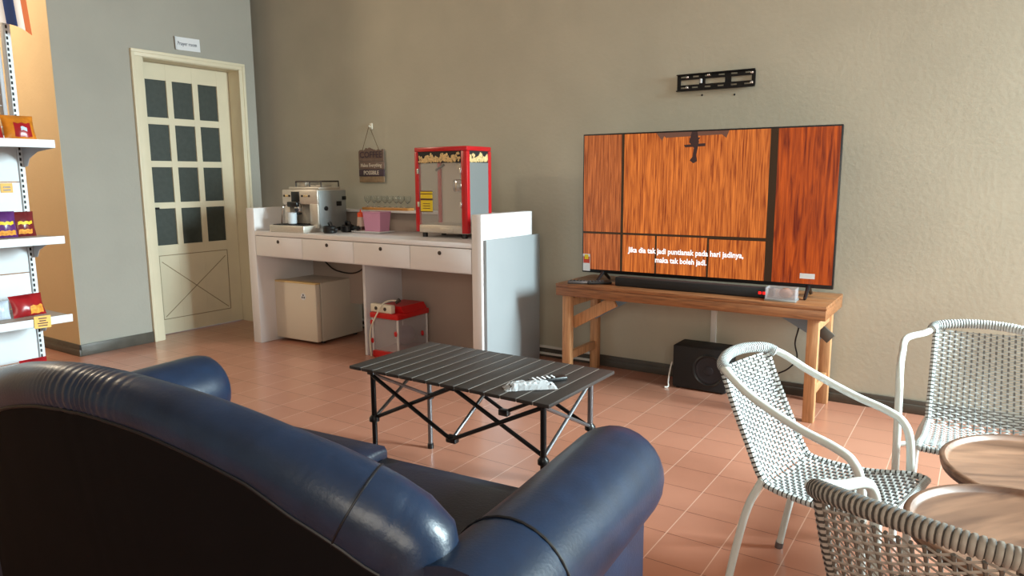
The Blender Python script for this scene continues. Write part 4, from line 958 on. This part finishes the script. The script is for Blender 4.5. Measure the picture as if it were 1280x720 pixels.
# ------------------------------------------------------------------ round tables
def round_table(label, loc, R, h, rz):
    t = thing('round_table', label, 'table', loc, rz, 'round wooden tray tables')
    MB().lathe([(0.0, h - 0.016), (R - 0.026, h - 0.016), (R - 0.02, h - 0.012), (R - 0.014, h), (R - 0.005, h), (R, h - 0.004), (R - 0.002, h - 0.018), (0.0, h - 0.018)], n=72).build('tray_top', 'tray_wood', t)
    MB().lathe([(0.0, h - 0.0185), (R - 0.002, h - 0.0185), (R - 0.006, h - 0.03), (R - 0.016, h - 0.036), (0.0, h - 0.036)], n=72).build('underside', 'dark_wood', t)
    MB().lathe([(0.10, h - 0.0365), (0.10, h - 0.05), (0.03, h - 0.055), (0.022, h - 0.08), (0.022, 0.03), (0.04, 0.02), (0.17, 0.012), (0.17, 0.0), (0.0, 0.0)], n=32).build('pedestal', 'black_metal', t)
round_table('round wooden tray table farther back, in front of the chair by the wall', (0.251, 2.443, 0), 0.313, 0.45, 0.5)
round_table('round wooden tray table nearer the camera, beside the chair seen from behind', (0.159, 1.853, 0), 0.269, 0.50, 0.9)

# ------------------------------------------------------------------ gondola shelving
ge = 1.6; gb_ = -3.915; gf = -3.572; g0_ = 0.62
gd = thing('display_shelf', 'white metal shop shelf unit at the left edge with snack bags', 'shelf', (gb_, 1.1, 0))
def gx(x): return x - gb_
def gy(y): return y - 1.1
for y in (ge - 0.012, g0_ + 0.012):
    up = MB().bb(gx(gb_) - 0.03, gx(gb_) + 0.02, gy(y) - 0.012, gy(y) + 0.012, 0.0, 2.25, 0.002).build('upright', 'shelf_white', gd)
    mb = MB()
    for k in range(78): mb.bb(0.0195, 0.0212, gy(y) - 0.009, gy(y) - 0.001, 0.2 + 0.0255 * k, 0.2145 + 0.0255 * k)
    mb.build('slots', 'slot', up, smooth=False, label='row of dark slots')
MB().bb(-0.03, 0.012, gy(ge) - 0.062, gy(ge) - 0.045, 1.49, 2.25, 0.002).build('inner_post', 'shelf_grey', gd)
for z0, z1 in ((0.12, 0.39), (0.395, 0.66), (0.665, 0.83), (0.835, 1.03), (1.035, 1.27), (1.275, 1.49)):
    MB().bb(-0.004, 0.008, gy(g0_) + 0.026, gy(ge) - 0.026, z0, z1, 0.001).build('back_panel', 'shelf_white', gd)
mb = MB()
for k in range(15): mb.tube([(0.0, gy(g0_) + 0.02, 1.53 + 0.05 * k), (0.0, gy(ge) - 0.06, 1.53 + 0.05 * k)], 0.002, 6)
for k in range(18): mb.tube([(0.0, gy(g0_) + 0.03 + 0.05 * k, 1.5), (0.0, gy(g0_) + 0.03 + 0.05 * k, 2.25)], 0.002, 6)
mb.build('wire_grid', 'shelf_white', gd)
SH = [1.458, 1.02, 0.65, 0.32]
for z in SH:
    d_ = gx(gf) if z > 0.4 else gx(gf) + 0.06
    sh = MB().bb(0.022, d_ - 0.005, gy(g0_) + 0.005, gy(ge) - 0.002, z - 0.022, z - 0.002, 0.001).build('shelf_board', 'shelf_top', gd)
    MB().bb(d_ - 0.006, d_, gy(g0_) + 0.005, gy(ge), z - 0.032, z + 0.004, 0.001).build('front_lip', 'shelf_white', sh)
    for y in (ge - 0.006, g0_ + 0.006):
        MB().prism([(0.02, z - 0.022), (d_ - 0.01, z - 0.022), (d_ - 0.01, z - 0.034), (d_ * 0.55, z - 0.048), (d_ * 0.25, z - 0.085), (0.08, z - 0.14), (0.02, z - 0.16)] if False else [(0.02, z - 0.0225), (d_ - 0.007, z - 0.0225), (d_ - 0.007, z - 0.033), (d_ * 0.5, z - 0.045), (d_ * 0.25, z - 0.075), (0.06, z - 0.11), (0.02, z - 0.115)], 0.003, mx=Matrix.Translation((0, gy(y), 0))).build('bracket', 'shelf_grey', sh)
def tagcard(y, z, wd, hh, lab):
    t = thing('price_card', lab, 'price card', (gf + 0.002, y, z), PI / 2)
    MB().box((0, -0.0015, 0), (wd, 0.003, hh), mx=Matrix.Rotation(math.radians(2), 4, 'Y')).build('card', 'card', t)
    mb = MB()
    for k, ww in enumerate((0.5, 0.4, 0.62, 0.55)): mb.box((0, -0.0035, hh * 0.3 - hh * 0.2 * k), (wd * ww, 0.001, hh * 0.09), mx=Matrix.Rotation(math.radians(2), 4, 'Y'))
    mb.build('printed_lines', 'sauce', t, smooth=False)
tagcard(1.468, 0.638, 0.07, 0.056, 'yellow price card clipped on the lip of the third shelf from the top')
o = thing('price_card', 'beige price card on the white back panel above the second shelf', 'price card', (gb_ + 0.0095, 1.515, 1.245), PI / 2)
MB().box((0, -0.001, 0), (0.05, 0.002, 0.045)).build('card', 'card', o); MB().box((0.0, -0.003, 0.004), (0.03, 0.001, 0.006)).box((0.0, -0.003, -0.01), (0.03, 0.001, 0.006)).build('printed_lines', 'sauce', o, smooth=False)
def bag(loc, rz, wd, hh, th, m1, m2, lab, tilt=0.0, patch=None):
    t = thing('snack_bag', lab, 'snack bag', loc, rz, 'snack bags on the shop shelf')
    def sh(sign):
        def f(u, v):
            a = max(0.0, math.sin(PI * u)) ** 0.55; b = max(0.0, math.sin(PI * v)) ** 0.5
            x = -wd / 2 + wd * u; x *= 1 - 0.07 * math.sin(PI * v); z = hh * v
            y = sign * th / 2 * a * b + 0.0015 * math.sin(u * 40) * (1 - b)
            z += 0.003 * math.sin(u * 25) * b
            return (x, y + tilt * z, z)
        return f
    MB().grid(sh(-1), 18, 14).grid(sh(1), 18, 14, flip=True).build('foil_pouch', m1, t, angle=80)
    if patch:
        for (u0, u1, v0, v1, mm) in patch:
            f = sh(-1); mb = MB()
            mb.grid(lambda u, v: (lambda p: (p[0], p[1] - 0.0015, p[2]))(f(u0 + (u1 - u0) * u, v0 + (v1 - v0) * v)), 8, 6); mb.build('printed_panel', mm, t, angle=80)
    return t
bag((gf - 0.125, 1.515, 1.4585), PI / 2 - 0.1, 0.13, 0.115, 0.06, 'bag_orange', None, 'orange snack bag leaning at the right end of the top shelf', 0.35, [(0.3, 0.85, 0.15, 0.7, 'bag_red'), (0.5, 0.7, 0.4, 0.55, 'bag_blue')])
bag((gf - 0.13, 1.395, 1.4585), PI / 2, 0.11, 0.12, 0.05, 'bag_red', None, 'red snack bag behind the orange one on the top shelf', 0.25, [(0.2, 0.8, 0.2, 0.6, 'bag_orange')])
bag((gf - 0.17, 1.505, 1.0205), PI / 2, 0.10, 0.115, 0.05, 'bag_maroon', None, 'maroon snack bag at the right end of the second shelf', 0.15, [(0.2, 0.85, 0.5, 0.62, 'yellow'), (0.2, 0.8, 0.12, 0.3, 'snack')])
bag((gf - 0.15, 1.42, 1.0205), PI / 2, 0.10, 0.12, 0.05, 'bag_purple', None, 'purple snack bag beside the maroon bag on the second shelf', 0.15, [(0.2, 0.85, 0.5, 0.62, 'yellow'), (0.1, 0.9, 0.1, 0.28, 'snack')])
bag((gf - 0.13, 1.475, 0.6505), PI / 2 + 0.15, 0.15, 0.10, 0.06, 'bag_red', None, 'red snack bag with orange print on the third shelf above the price card', 0.3, [(0.45, 0.9, 0.12, 0.5, 'snack')])
bag((gf - 0.21, 1.52, 0.6505), PI / 2, 0.09, 0.09, 0.04, 'bag_blue', None, 'white and blue snack bag behind the red one on the third shelf', 0.1)
bag((gf - 0.13, 1.36, 0.6505), PI / 2, 0.07, 0.085, 0.04, 'bag_blue', None, 'white and blue snack bag left of the red one on the third shelf', 0.1)
bag((gf - 0.16, 1.485, 0.3205), PI / 2, 0.12, 0.115, 0.05, 'bag_red', None, 'red snack bag on the lowest shelf just above the sofa crest', 0.2)

# flag hanging from the shelf top
fl_ = thing('flag', 'small red white and blue striped flag hanging at the top left corner', 'flag', (-3.815, 1.592, 2.035), math.radians(58))
stripes = [(0.0, 0.05, 0.0, 1.0, 'flag_red'), (0.05, 0.30, 0.14, 1.0, 'flag_white'), (0.30, 0.62, 0.14, 1.0, 'flag_blue'), (0.62, 0.82, 0.14, 1.0, 'flag_white'), (0.82, 1.0, 0.14, 1.0, 'flag_orange'), (0.05, 1.0, 0.0, 0.14, 'flag_red')]
for a, b, c, d, mm in stripes:
    def ff(u, v, a=a, b=b, c=c, d=d):
        q = a + (b - a) * u; p = c + (d - c) * v; ang = 0.9 * q
        return (-0.10 + 0.15 * math.sin(ang) * 1.25 + 0.012 * p, 0.02 * math.sin(q * 7), 0.16 - 0.19 * p - 0.09 * (1 - math.cos(ang)) * 1.3 - 0.01 * q)
    MB().grid(ff, 8, 8).build('stripe', mm, fl_, angle=80)
MB().tube([(-0.105, 0, -0.02), (-0.105, 0, 0.24)], 0.004, 8).build('flag_stick', 'shelf_white', fl_)
